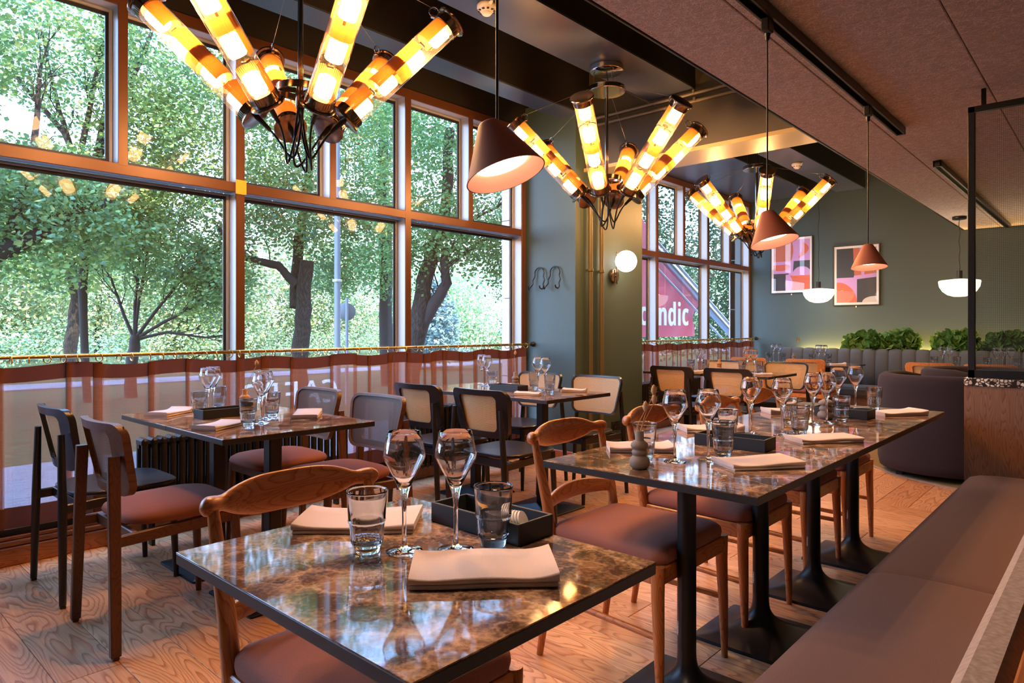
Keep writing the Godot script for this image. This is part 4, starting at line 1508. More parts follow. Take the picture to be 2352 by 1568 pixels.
	part("diffuser", gbox(Vector3(), Vector3(4.1, 0.012, 0.016), 0.003), M.led_glow, ls)
	var al := AreaLight3D.new()
	al.name = "strip_light"
	al.area_size = Vector2(4.0, 0.02)
	al.light_color = Color(1.0, 0.78, 0.46)
	al.light_energy = 8.0
	al.shadow_enabled = true
	ls.add_child(al)
	al.position = Vector3(0, 0.012, 0)
	al.rotation_degrees = Vector3(90, 0, 0)
	# smoke detectors
	for q in [[Vector3(-2.70, 3.028, -2.74), "white smoke detector on the dark ceiling near the big cone pendant"], [Vector3(-2.72, 3.028, -7.72), "white smoke detector on the dark ceiling by the farthest chandelier"]]:
		var sd := thing("smoke_detector", q[1], "smoke detector", q[0])
		g = G.new()
		g.lathe([Vector2(0.03, -0.05), Vector2(0.05, -0.03), Vector2(0.056, -0.022), Vector2(0.056, -0.008), Vector2(0.05, 0.0), Vector2(0, 0)], 32)
		part("housing", g, M.detector_white, sd)
		g = G.new()
		g.lathe([Vector2(0, -0.062), Vector2(0.022, -0.061), Vector2(0.030, -0.052), Vector2(0.028, -0.046), Vector2(0, -0.046)], 24)
		part("sensor_cap", g, M.detector_white, sd)
		g = G.new()
		for k in 10:
			g.t = Transform3D(Basis(Vector3.UP, TAU * k / 10), Vector3())
			g.box(Vector3(0.041, -0.0405, 0), Vector3(0.018, 0.004, 0.012), 0.0, Vector2())
		part("vents", g, M.trough_black, sd)
		g = G.new()
		g.tube([Vector3(0.05, -0.015, 0.02), Vector3(0.075, -0.01, 0.03)], [0.012, 0.006], 8)
		part("indicator", g, M.detector_white, sd)


func oak_chair(at: Vector3, ry: float, label: String) -> Node3D:  # bow-backed oak chair with an upholstered seat; faces -z, origin under the seat centre
	var c := thing("oak_chair", label, "chair", at, ry, "oak bow-back chairs along the table row")
	var g := G.new()  # top rail: round knobs, swelling to a blade in the middle, curved in plan
	var rings := []
	for i in 49:
		var s := sin((i / 48.0 - 0.5) * PI)
		var x := s * 0.236
		var k := maxf(0.0, 1.0 - pow(absf(s) / 0.80, 2.0))
		var endr := sqrt(maxf(0.003, 1.0 - pow(maxf(0.0, (absf(s) - 0.905)) / 0.095, 2.0)))
		var neck := 1.08 - 0.24 * exp(-pow((absf(s) - 0.76) / 0.09, 2.0))
		var hy := (0.0215 * neck + 0.027 * k * k * (3.0 - 2.0 * k)) * endr
		var hz := (0.0215 * neck - 0.0115 * k) * endr
		var z := 0.285 + 0.055 * (1.0 - s * s)
		var y := 0.775 - 0.005 * k
		var r := PackedVector3Array()
		for a in 16:
			var th := TAU * a / 16
			var yy := signf(sin(th)) * pow(absf(sin(th)), 0.9) * hy
			r.append(Vector3(x, y + yy, z - cos(th) * hz - yy * 0.12))
		rings.append(r)
	g.loft(rings, true, true, -1.0)
	part("top_rail", g, M.chair_oak, c)
	for s: float in [-1.0, 1.0]:
		g = G.new()
		g.tube([Vector3(s * 0.205, 0.0, 0.265), Vector3(s * 0.20, 0.2, 0.235), Vector3(s * 0.198, 0.42, 0.215), Vector3(s * 0.20, 0.55, 0.235), Vector3(s * 0.205, 0.68, 0.268), Vector3(s * 0.207, 0.765, 0.287)], [0.012, 0.0165, 0.021, 0.0205, 0.0165, 0.013], 12)
		part("leg", g, M.chair_oak, c)
	for s: float in [-1.0, 1.0]:
		g = G.new()
		var path := [Vector3(s * 0.225, 0.0, -0.235), Vector3(s * 0.224, 0.2, -0.23), Vector3(s * 0.222, 0.34, -0.225), Vector3(s * 0.222, 0.436, -0.225)]
		g.tube(path, [0.011, 0.017, 0.0205, 0.022], 12)
		part("leg", g, M.chair_oak, c)
	g = G.new()  # lower back slat, arched
	rings = []
	for i in 13:
		var s := -1.0 + 2.0 * i / 12.0
		var hh := 0.030 - 0.010 * s * s
		var y := 0.545 + 0.018 * (1.0 - s * s)
		var z := 0.232 + 0.03 * (1.0 - s * s)
		var r := PackedVector3Array()
		for w in [[1, -0.9], [1, 0.9], [0.6, 1.0], [-0.6, 1.0], [-1, 0.9], [-1, -0.9], [-0.6, -1], [0.6, -1]]:
			r.append(Vector3(s * 0.198, y + w[1] * hh, z - w[0] * 0.009))
		rings.append(r)
	g.loft(rings, true, true, -1.0)
	part("back_slat", g, M.chair_oak, c)
	g = G.new()  # seat frame rails
	g.box(Vector3(0, 0.405, -0.228), Vector3(0.42, 0.055, 0.024), 0.004)
	g.box(Vector3(0, 0.405, 0.212), Vector3(0.38, 0.055, 0.024), 0.004)
	for s: float in [-1.0, 1.0]:
		g.bar(Vector3(s * 0.219, 0.405, -0.22), Vector3(s * 0.199, 0.405, 0.21), Vector2(0.022, 0.055), Vector2(0.022, 0.055), Vector3(1, 0, 0), 0.004)
	part("seat_frame", g, M.chair_oak, c)
	for s: float in [-1.0, 1.0]:
		g = G.new()
		g.tube([Vector3(s * 0.223, 0.215, -0.23), Vector3(s * 0.202, 0.225, 0.235)], 0.0105, 10)
		part("stretcher", g, M.chair_oak, c)
	g = G.new()
	var o := rr(0.455, 0.455, 0.05, 6, 0.455)
	var pl := PackedVector2Array()
	for q in o:
		pl.append(Vector2(q.x * (1.0 - 0.10 * (0.5 - q.y / 0.455)), -q.y + 0.0))
	g.stack(pl, [[0.05, 0.432], [0.0, 0.438], [-0.012, 0.452], [-0.005, 0.468], [0.04, 0.480], [0.14, 0.489], [0.34, 0.497], [0.6, 0.501], [0.97, 0.502]], true, true, -1.0)
	part("seat", g, M.mauve_cloth, c, Vector3(0, 0, -0.01))
	return c


func cane_chair(at: Vector3, ry: float, label: String, kind: String, group: String) -> Node3D:  # curved cane back on outside legs; faces -z
	var wm: Material = {"black": M.ebony, "brown": M.walnut, "oak": M.cane_oak}[kind]
	var c := thing("cane_chair", label, "chair", at, ry, group)
	var bend := func(p: Vector3) -> Vector3:  # the back panel is bent round the sitter and leans back
		return Vector3(p.x, p.y, p.z + 0.235 - 0.85 * p.x * p.x + (p.y - 0.69) * 0.22)
	var g := G.new()
	g.fn = bend
	var shift := func(pp: PackedVector2Array, dy: float) -> PackedVector2Array:
		var q := PackedVector2Array()
		for w in pp:
			q.append(w + Vector2(0, dy))
		return q
	var outer: PackedVector2Array = shift.call(subdiv(rr(0.45, 0.275, 0.055, 6, 0.38)), 0.69)
	var inner: PackedVector2Array = shift.call(subdiv(rr(0.30, 0.205, 0.03, 6, 0.25)), 0.692)
	g.frame(outer, inner, -0.001, 0.015)
	var fr := part("back_frame", g, wm, c)
	g = G.new()
	g.fn = bend
	g.frame(outer, shift.call(subdiv(rr(0.424, 0.25, 0.045, 6, 0.356)), 0.69), -0.012, -0.001)
	part("front_rim", g, wm, fr)
	g = G.new()
	g.fn = bend
	g.flat()
	g.smooth()
	var io: PackedVector2Array = shift.call(subdiv(rr(0.43, 0.256, 0.045, 6, 0.362)), 0.69)
	var nx := 10
	for i in nx:
		for k in 4:
			var q := []
			for w in [[i, k], [i + 1, k], [i + 1, k + 1], [i, k + 1]]:
				var y: float = 0.69 - 0.128 + 0.256 * w[1] / 4.0
				var hw := lerpf(0.176, 0.211, w[1] / 4.0)
				q.append(Vector3(lerpf(-hw, hw, float(w[0]) / nx), y, -0.006))
			g.quad(q[0], q[1], q[2], q[3], Vector2(q[0].x, q[0].y), Vector2(q[1].x, q[1].y), Vector2(q[2].x, q[2].y), Vector2(q[3].x, q[3].y))
	part("cane_panel", g, M.cane_brown if kind == "brown" else M.cane_light, c)
	for s: float in [-1.0, 1.0]:
		g = G.new()
		if kind == "brown":
			g.bar(Vector3(s * 0.236, 0.012, 0.255), Vector3(s * 0.185, 0.71, 0.245), Vector2(0.030, 0.034), Vector2(0.024, 0.042), Vector3(1, 0, 0))
		else:
			g.tube([Vector3(s * 0.236, 0.012, 0.255), Vector3(s * 0.212, 0.42, 0.25), Vector3(s * 0.186, 0.72, 0.249)], [0.014, 0.0185, 0.0135], 10)
		g.box(Vector3(s * 0.236, 0.006, 0.255), Vector3(0.022, 0.012, 0.022), 0.002)
		part("leg", g, wm, c)
	for s: float in [-1.0, 1.0]:
		g = G.new()
		g.tube([Vector3(s * 0.20, 0.0, -0.215), Vector3(s * 0.195, 0.25, -0.205), Vector3(s * 0.19, 0.44, -0.195)], [0.012, 0.017, 0.019], 10)
		part("leg", g, wm, c)
	g = G.new()
	for s: float in [-1.0, 1.0]:
		g.bar(Vector3(s * 0.188, 0.418, -0.20), Vector3(s * 0.205, 0.405, 0.25), Vector2(0.02, 0.05), Vector2(0.02, 0.04), Vector3(1, 0, 0))
	g.box(Vector3(0, 0.418, -0.195), Vector3(0.36, 0.045, 0.02), 0.003)
	g.box(Vector3(0, 0.408, 0.18), Vector3(0.40, 0.045, 0.02), 0.003)
	part("seat_frame", g, wm, c)
	g = G.new()
	var pl := PackedVector2Array()
	for q in xz(rr(0.46, 0.44, 0.12, 8)):
		pl.append(Vector2(q.x * (1.0 - 0.12 * (q.y + 0.22) / 0.44), q.y))
	if kind == "brown" or label.contains("upholstered"):
		g.stack(pl, [[0.10, 0.440], [0.02, 0.448], [0.0, 0.460], [0.03, 0.474], [0.12, 0.487], [0.3, 0.497], [0.6, 0.503], [0.97, 0.504]], true, true, -1.0)
		part("seat", g, M.terracotta_cloth, c, Vector3(0, 0, -0.02))
	else:
		g.stack(pl, [[0.03, 0.440], [0.0, 0.444], [0.0, 0.456], [0.02, 0.460], [0.3, 0.457], [0.97, 0.455]], true, true, 0.8)
		part("seat", g, wm, c, Vector3(0, 0, -0.02))
	return c


static func subdiv(p: PackedVector2Array) -> PackedVector2Array:  # more points on the long sides so that panels can bend
	var o := PackedVector2Array()
	for i in p.size():
		var a := p[i]
		var b := p[(i + 1) % p.size()]
		var n := 6 if a.distance_to(b) > 0.08 else 1
		for k in n:
			o.append(a.lerp(b, float(k) / n))
	return o


func table(at: Vector3, sx: float, sz: float, kind: String, label: String, group: String) -> Node3D:
	var t := thing("dining_table", label, "table", at, 0.0, group)
	var g := G.new()
	g.box(Vector3(0, 0.7375, 0), Vector3(sx - 0.002, 0.021, sz - 0.002), 0.0015)
	var core := part("table_edge", g, M.table_edge, t)
	g = G.new()
	g.box(Vector3(0, 0.7485, 0), Vector3(sx - 0.002, 0.003, sz - 0.002), 0.0008, Vector2(fposmod(at.x * 1.7, 1.0), fposmod(at.z * 1.3, 1.0)))
	part("marble_top", g, M.marble, t)
	g = G.new()
	if kind == "trumpet":
		g.tube([Vector3(0, 0.16, 0), Vector3(0, 0.726, 0)], 0.0295, 24)
		part("column", g, M.black_metal, t)
		var tm := TextMesh.new()
		tm.text = "PEDRALI"
		tm.font_size = 32
		tm.pixel_size = 0.00034
		tm.depth = 0.0006
		part("maker_mark", tm, M.white_print, t, Vector3(-0.0190, 0.225, 0.0228), Vector3(0, -40, 90))
		g = G.new()  # square plate that flares up into the column
		var lv := []
		for k in 15:
			var s := k / 14.0
			var hw := 0.0295 + 0.161 * pow(1.0 - s, 3.2)
			var rd := lerpf(0.014, hw * 0.999, clampf(s * 1.6, 0.0, 1.0))
			var r := PackedVector3Array()
			for q in xz(rr(hw * 2, hw * 2, rd, 5)):
				r.append(Vector3(q.x, 0.012 + 0.155 * pow(s, 1.15), q.y))
			lv.append(r)
		var r0 := PackedVector3Array()
		for q in xz(rr(0.385, 0.385, 0.014, 5)):
			r0.append(Vector3(q.x, 0.0, q.y))
		g.loft([r0, lv[0]], true, false)
		g.loft(lv, false, false, -1.0)
		part("base", g, M.black_metal, t)
	else:
		g.box(Vector3(0, 0.37, 0), Vector3(0.06, 0.712, 0.06), 0.006)
		part("column", g, M.black_metal, t)
		g = G.new()
		g.stack(xz(rr(0.40, 0.40, 0.01, 3)), [[0.0, 0.0], [0.0, 0.008], [0.02, 0.011], [0.82, 0.034], [0.84, 0.036]], true, true, 0.8)
		part("base", g, M.black_metal, t)
	g = G.new()
	g.box(Vector3(0, 0.7225, 0), Vector3(0.3, 0.008, 0.06), 0.002)
	g.box(Vector3(0, 0.7225, 0), Vector3(0.06, 0.0081, 0.3), 0.002)
	part("top_bracket", g, M.black_metal, t)
	return t


func furniture() -> void:
	# tables
	table(Vector3(-0.9715, 0, -0.787), 0.697, 0.565, "trumpet", "nearest marble topped table, alone in front of the row", "marble topped tables")
	var which := ["first", "second", "third", "last"]
	for k in 4:
		table(Vector3(-1.025, 0, -1.9425 - 0.585 * k), 0.70, 0.585, "trumpet", ["marble topped table at the near end of the long row, with dried grass", "second table in the long row, between the black tray and the first seam", "third table in the long row, before the second stone coloured vase", "table at the far end of the long row by the plum armchair"][k], "marble topped tables")
	table(Vector3(-3.3525, 0, -1.485), 0.555, 0.70, "plate", "window side half of the table by the long curtain, left", "marble topped tables")
	table(Vector3(-2.7975, 0, -1.485), 0.555, 0.70, "plate", "room side half of the table by the long curtain, left", "marble topped tables")
	table(Vector3(-3.43, 0, -3.37), 0.62, 0.66, "plate", "window side half of the table before the teal pier", "marble topped tables")
	table(Vector3(-2.81, 0, -3.37), 0.62, 0.66, "plate", "room side half of the table before the teal pier", "marble topped tables")
	table(Vector3(-3.24, 0, -6.16), 0.62, 0.68, "plate", "window side half of the table by the far window", "marble topped tables")
	table(Vector3(-2.60, 0, -6.16), 0.62, 0.68, "plate", "room side half of the table by the far window", "marble topped tables")
	table(Vector3(-3.42, 0, -8.55), 0.6, 0.66, "plate", "table at the left end of the grey banquette", "marble topped tables")
	table(Vector3(-2.62, 0, -8.45), 0.66, 0.66, "plate", "table at the grey banquette in front of the right poster", "marble topped tables")
	table(Vector3(-1.44, 0, -8.60), 0.6, 0.62, "plate", "table at the banquette in front of the right hand plants", "marble topped tables")
	table(Vector3(-0.81, 0, -8.60), 0.6, 0.62, "plate", "table at the banquette seen through the mesh screen", "marble topped tables")
	# oak chairs
	oak_chair(Vector3(-1.21, 0, -0.86), -90, "oak bow-back chair at the nearest table, back to the window")
	oak_chair(Vector3(-1.29, 0, -2.055), -90, "oak bow-back chair first along the long row")
	oak_chair(Vector3(-1.29, 0, -2.68), -90, "oak bow-back chair second along the long row, behind the dried grass")
	oak_chair(Vector3(-1.29, 0, -3.345), -90, "oak bow-back chair third along the long row, seen through wine glasses")
	oak_chair(Vector3(-1.29, 0, -3.93), -90, "oak bow-back chair fourth along the long row, farthest")
	# cane chairs
	var gw := "cane backed chairs at the window tables"
	cane_chair(Vector3(-3.52, 0, -1.06), 0, "black cane-back chair leftmost, close to the long curtain", "black", gw)
	cane_chair(Vector3(-2.87, 0, -1.06), 0, "dark brown cane-back chair with orange seat in the left foreground", "brown", gw)
	cane_chair(Vector3(-3.43, 0, -1.88), 180, "dark brown cane-back chair with mauve seat on the window side, facing us", "brown", gw)
	cane_chair(Vector3(-2.86, 0, -1.88), 180, "dark brown cane-back chair with mauve seat on the room side, facing us", "brown", gw)
	cane_chair(Vector3(-3.28, 0, -2.93), 0, "black cane-back chair of the middle pair, nearer the curtain", "black", gw)
	cane_chair(Vector3(-2.72, 0, -2.93), 0, "black cane-back chair of the middle pair, nearer the room", "black", gw)
	cane_chair(Vector3(-3.42, 0, -3.85), 180, "black framed chair with pale cane back against the teal pier", "black", gw)
	cane_chair(Vector3(-2.86, 0, -3.83), 180, "black framed chair with pale cane back at the corner of the teal pier, facing us", "black", gw)
	cane_chair(Vector3(-3.09, 0, -5.78), 0, "black cane-back chair at the far window, left one", "black", gw)
	cane_chair(Vector3(-2.55, 0, -5.78), 0, "black cane-back chair at the far window, right one", "black", gw)
	cane_chair(Vector3(-3.2, 0, -6.72), 180, "black framed chair with tan cane back half hidden at the far window table", "black", gw)
	cane_chair(Vector3(-2.56, 0, -6.74), 180, "black framed chair with tan cane back on the room side of the far window table", "black", gw)
	var go := "oak cane chairs at the banquette tables"
	cane_chair(Vector3(-3.35, 0, -8.1), 0, "oak framed cane chair with upholstered seat, leftmost at the banquette", "oak", go)
	cane_chair(Vector3(-2.68, 0, -8.08), 0, "oak framed cane chair with upholstered seat below the right poster", "oak", go)
	cane_chair(Vector3(-1.46, 0, -8.08), 0, "oak framed cane chair with upholstered seat behind the plum armchairs", "oak", go)
	cane_chair(Vector3(-0.96, 0, -8.1), 0, "oak framed cane chair with upholstered seat, left one behind the mesh screen", "oak", go)
	cane_chair(Vector3(-0.47, 0, -8.1), 0, "oak framed cane chair with upholstered seat, right one behind the mesh screen", "oak", go)
	# bench on the right
	var b := thing("bench", "long upholstered brown bench along the right side", "bench", Vector3(-0.36, 0, -1.6))
	var cuts := [[2.2, 0.62], [0.615, -0.605], [-0.61, -2.39]]
	for q in cuts:
		var g := G.new()
		var zl: float = q[0] - q[1]
		var rings := []
		var sec := PackedVector2Array([Vector2(-0.215, 0.33), Vector2(0.225, 0.33), Vector2(0.225, 0.44), Vector2(0.20, 0.456), Vector2(0.1, 0.461), Vector2(0.0, 0.463), Vector2(-0.1, 0.461), Vector2(-0.165, 0.455), Vector2(-0.203, 0.443), Vector2(-0.222, 0.42), Vector2(-0.226, 0.39)])
		for w in [[0.0, 0.93], [0.006, 0.975], [0.02, 1.0], [0.5, 1.003], [0.98, 1.0], [0.994, 0.975], [1.0, 0.93]]:
			var r := PackedVector3Array()
			for p in sec:
				r.append(Vector3(p.x, 0.33 + (p.y - 0.33) * (w[1] if p.y > 0.34 else 1.0), q[0] - zl * w[0]))
			rings.append(r)
		g.loft(rings, true, true, -1.0)
		part("seat_cushion", g, M.bench_cloth, b)
	part("plinth", gbox(Vector3(0.03, 0.165, -0.1), Vector3(0.40, 0.33, 4.6), 0.004), M.black_metal, b)
	var gbk := G.new()
	gbk.box(Vector3(0.246, 0.62, 0.3), Vector3(0.05, 0.36, 3.8), 0.012)
	part("back_cushion", gbk, M.bench_back_cloth, b)
	part("back_board", gbox(Vector3(0.285, 0.40, 0.3), Vector3(0.025, 0.795, 3.8), 0.003), M.skirting_oak, b)
	# partition: oak cabinet, stone top, black frame with mesh
	var cab := thing("partition_cabinet", "oak veneer cabinet with a speckled stone top at the end of the bench", "cabinet", Vector3(0.4, 0, -4.17))
	var gc := G.new()
	gc.box(Vector3(0, 0.442, 0), Vector3(2.0, 0.882, 0.26), 0.002)
	part("body", gc, M.cabinet_oak, cab).mesh = vertical_box(Vector3(0, 0.442, 0), Vector3(2.0, 0.882, 0.26))
	part("stone_top", gbox(Vector3(0, 0.904, 0), Vector3(2.0, 0.04, 0.27), 0.002), M.terrazzo, cab)
	var sc := thing("mesh_screen", "black steel frame with fine wire mesh standing on the stone topped cabinet", "screen", Vector3(0.4, 0.925, -4.06))
	var gs := G.new()
	gs.box(Vector3(-0.97, 0.68, 0), Vector3(0.03, 1.36, 0.03), 0.002)
	gs.box(Vector3(-0.42, 0.68, 0), Vector3(0.03, 1.36, 0.03), 0.002)
	gs.box(Vector3(0.0, 1.345, 0), Vector3(1.97, 0.03, 0.03), 0.002)
	gs.box(Vector3(0.0, 0.02, 0), Vector3(1.97, 0.04, 0.03), 0.002)
	gs.box(Vector3(-0.92, 1.40, 0), Vector3(0.02, 0.085, 0.02), 0.002)
	part("frame", gs, M.black_metal, sc)
	for q in [[-0.955, -0.435], [-0.405, 0.98]]:
		var g := G.new()
		g.flat()
		g.face([Vector3(q[0], 0.04, 0), Vector3(q[1], 0.04, 0), Vector3(q[1], 1.33, 0), Vector3(q[0], 1.33, 0)], Vector3(0, 0, 1))
		part("wire_mesh", g, M.wire_mesh, sc)
	# tub armchairs on a round rug
	var rug := thing("round_rug", "mustard round rug with a pale edge under the plum armchairs", "rug", Vector3(-0.3, 0, -7.3))
	var gr := G.new()
	gr.lathe([Vector2(1.62, 0.001), Vector2(1.62, 0.008), Vector2(0.0, 0.009)], 72)
	part("pile", gr, M.rug_pile, rug)
	gr = G.new()
	gr.lathe([Vector2(1.65, 0.001), Vector2(1.65, 0.008), Vector2(1.62, 0.01), Vector2(1.62, 0.001)], 72)
	part("edge_binding", gr, M.bench_back_cloth, rug)
	for q in [[Vector3(-1.06, 0.01, -6.33), 0.0, "plum round-backed armchair at the end of the table row, nearest"], [Vector3(-0.95, 0.01, -7.35), 215.0, "plum round-backed armchair behind the nearest one"]]:
		var a := thing("tub_armchair", q[2], "armchair", q[0], q[1], "plum tub armchairs")
		var g := G.new()
		var rings := []
		var n := 40
		var sec := PackedVector2Array([Vector2(0.47, 0.05), Vector2(0.485, 0.12), Vector2(0.485, 0.72), Vector2(0.475, 0.775), Vector2(0.445, 0.80), Vector2(0.40, 0.80), Vector2(0.372, 0.775), Vector2(0.365, 0.72), Vector2(0.365, 0.30), Vector2(0.365, 0.05)])
		for i in n + 1:
			var th := lerpf(-PI * 0.30, PI * 1.30, float(i) / n)
			var edge := clampf(minf(i, n - i) / 3.0, 0.0, 1.0)
			var r := PackedVector3Array()
			for p in sec:
				var rad := lerpf(0.425, p.x, 0.55 + 0.45 * edge)
				var y := p.y if p.y < 0.2 else p.y - 0.03 * (1.0 - edge)
				r.append(Vector3(cos(th) * rad, y, sin(th) * rad))
			rings.append(r)
		for i in rings.size():
			var rv: PackedVector3Array = rings[i]
			rv.reverse()
			rings[i] = rv
		g.loft(rings, true, true, -1.0)
		part("shell", g, M.plum_cloth, a)
		g = G.new()
		var pl := PackedVector2Array()
		for i in 32:
			pl.append(Vector2(cos(TAU * i / 32), -sin(TAU * i / 32)) * 0.36)
		g.stack(pl, [[0.02, 0.06], [0.0, 0.1], [0.0, 0.40], [0.03, 0.43], [0.2, 0.445], [0.97, 0.45]], true, true, -1.0)
		part("seat", g, M.plum_cloth, a, Vector3(0, 0, -0.02))
		for k in 4:
			part("foot", gbox(Vector3(0, 0.025, 0), Vector3(0.05, 0.05, 0.05), 0.004), M.rubber, a, Vector3(0.27 * (1 if k % 2 else -1), 0, 0.27 * (1 if k > 1 else -1)))
	# banquette along the back wall
	var bq := thing("banquette", "long grey banquette with a channelled back along the far wall", "banquette", Vector3(-1.2, 0, -9.3))
	var x := -2.31
	var k := 0
	while x < 2.6:
		var w := 0.148
		var g := G.new()
		var rings := []
		var sec := PackedVector2Array([Vector2(0.0, 0.44), Vector2(0.11, 0.44), Vector2(0.088, 0.86), Vector2(0.080, 0.895), Vector2(0.06, 0.912), Vector2(0.03, 0.915), Vector2(0.0, 0.905)])
		for s in [[0.0, -0.014], [0.05, -0.005], [0.2, 0.002], [0.5, 0.005], [0.8, 0.002], [0.95, -0.005], [1.0, -0.014]]:
			var r := PackedVector3Array()
			for p in sec:
				r.append(Vector3(x + w * s[0], p.y + (s[1] if p.y > 0.8 else 0.0), -0.12 + p.x + (s[1] if p.x > 0.05 else 0.0)))
			r.reverse()
			rings.append(r)
		g.loft(rings, true, true, -1.0)
		part("back_channel", g, M.grey_cloth, bq)
		x += w
		k += 1
	var gq := G.new()
	gq.box(Vector3(0.15, 0.40, 0.22), Vector3(4.9, 0.12, 0.52), 0.03)
	part("seat", gq, M.grey_cloth, bq)
	part("plinth", gbox(Vector3(0.15, 0.17, 0.18), Vector3(4.9, 0.34, 0.44), 0.004), M.cabinet_oak, bq)
	# planters behind the banquette
	var cl := leaf_cluster(8, 0.05, 0.085, 5)
	for q in [[-2.50, "left one of the leafy plants growing behind the grey banquette"], [-2.12, "second leafy plant behind the grey banquette"], [-1.50, "leafy plant behind the banquette left of the screen post"], [-0.98, "leafy plant behind the banquette seen through the mesh screen"]]:
		var p := thing("potted_plant", q[1], "plant", Vector3(q[0], 0, -9.53), 0.0, "plants behind the banquette")
		part("planter", gbox(Vector3(0, 0.70, 0), Vector3(0.34, 0.28, 0.16), 0.01), M.planter_black, p)
		var st := G.new()
		var r := RandomNumberGenerator.new()
		r.seed = int(q[0] * -100)
		for i in 9:
			var tip := Vector3(r.randf_range(-0.2, 0.2), r.randf_range(0.95, 1.1), r.randf_range(-0.05, 0.05))
			st.tube([Vector3(tip.x * 0.3, 0.8, 0), tip], 0.003, 5)
		part("stem", st, M.plant_leaf, p)
		foliage(p, [[Vector3(-0.08, 0.98, 0.03), Vector3(0.14, 0.13, 0.09), 70], [Vector3(0.1, 0.99, 0.03), Vector3(0.13, 0.14, 0.09), 70], [Vector3(0, 0.93, 0.06), Vector3(0.24, 0.07, 0.08), 60]], cl, [Color(0.05, 0.15, 0.03), Color(0.09, 0.22, 0.04), Color(0.18, 0.30, 0.06)], 1.0, int(q[0] * -77))


func vertical_box(c: Vector3, s: Vector3) -> ArrayMesh:  # a box whose grain (u) runs upwards
	var g := G.new()
	g.flat()
	var h := s / 2
	for k in [0, 2]:
		for sk: float in [-1.0, 1.0]:
			var i := 2 if k == 0 else 0
			var q := []
			for w in [[-1, -1], [1, -1], [1, 1], [-1, 1]]:
				var e := Vector3()
				e[k] = sk * h[k]
				e[i] = w[0] * h[i]
				e.y = w[1] * h.y
				q.append(c + e)
			var o := Vector3()
			o[k] = sk
			g.face(q, o, Vector2(0.3, 0.2), 1)
	return g.done()


func wine_glass() -> ArrayMesh:  # foot, stem and an angular bowl with a wall of its own thickness
	var g := G.new()
	var prof := [Vector2(0, 0.0), Vector2(0.0335, 0.0), Vector2(0.0345, 0.0008), Vector2(0.034, 0.0018), Vector2(0.02, 0.004), Vector2(0.008, 0.0075), Vector2(0.0048, 0.014), Vector2(0.0040, 0.03), Vector2(0.0040, 0.07), Vector2(0.0050, 0.092), Vector2(0.0085, 0.112), Vector2(0.0130, 0.124), Vector2(0.0225, 0.144), Vector2(0.0325, 0.163), Vector2(0.0385, 0.173), Vector2(0.0405, 0.180), Vector2(0.0395, 0.189), Vector2(0.0350, 0.208), Vector2(0.0312, 0.2255), Vector2(0.0307, 0.2262), Vector2(0.0302, 0.2255), Vector2(0.0340, 0.208), Vector2(0.0386, 0.189), Vector2(0.0396, 0.180), Vector2(0.0376, 0.1735), Vector2(0.0315, 0.1635), Vector2(0.0212, 0.1445), Vector2(0.0108, 0.1265), Vector2(0.004, 0.1215), Vector2(0.0, 0.1205)]
	g.lathe(prof, 40, Vector3(), -1.0)
	return g.done()


func tumbler() -> ArrayMesh:  # stacking tumbler: plain upper half, step, fluted lower half, thick foot
	var g := G.new()
	g.lathe([Vector2(0, 0.0), Vector2(0.023, 0.0), Vector2(0.0245, 0.001), Vector2(0.0245, 0.009), Vector2(0.0262, 0.0125), Vector2(0.0295, 0.019)], 48, Vector3(), -1.0)
	g.lathe([Vector2(0.0295, 0.019), Vector2(0.0308, 0.026), Vector2(0.0328, 0.054)], 96, Vector3(), -1.0, 0.012, 16)
	g.lathe([Vector2(0.0328, 0.054), Vector2(0.0352, 0.0585), Vector2(0.0358, 0.0605), Vector2(0.0350, 0.064), Vector2(0.0378, 0.112), Vector2(0.0385, 0.1145), Vector2(0.0380, 0.1162), Vector2(0.0368, 0.1155), Vector2(0.0358, 0.112), Vector2(0.0332, 0.066), Vector2(0.0322, 0.058), Vector2(0.0306, 0.052), Vector2(0.0288, 0.028), Vector2(0.0272, 0.021), Vector2(0.02, 0.0165), Vector2(0.0, 0.0155)], 48, Vector3(), -1.0)
	return g.done()


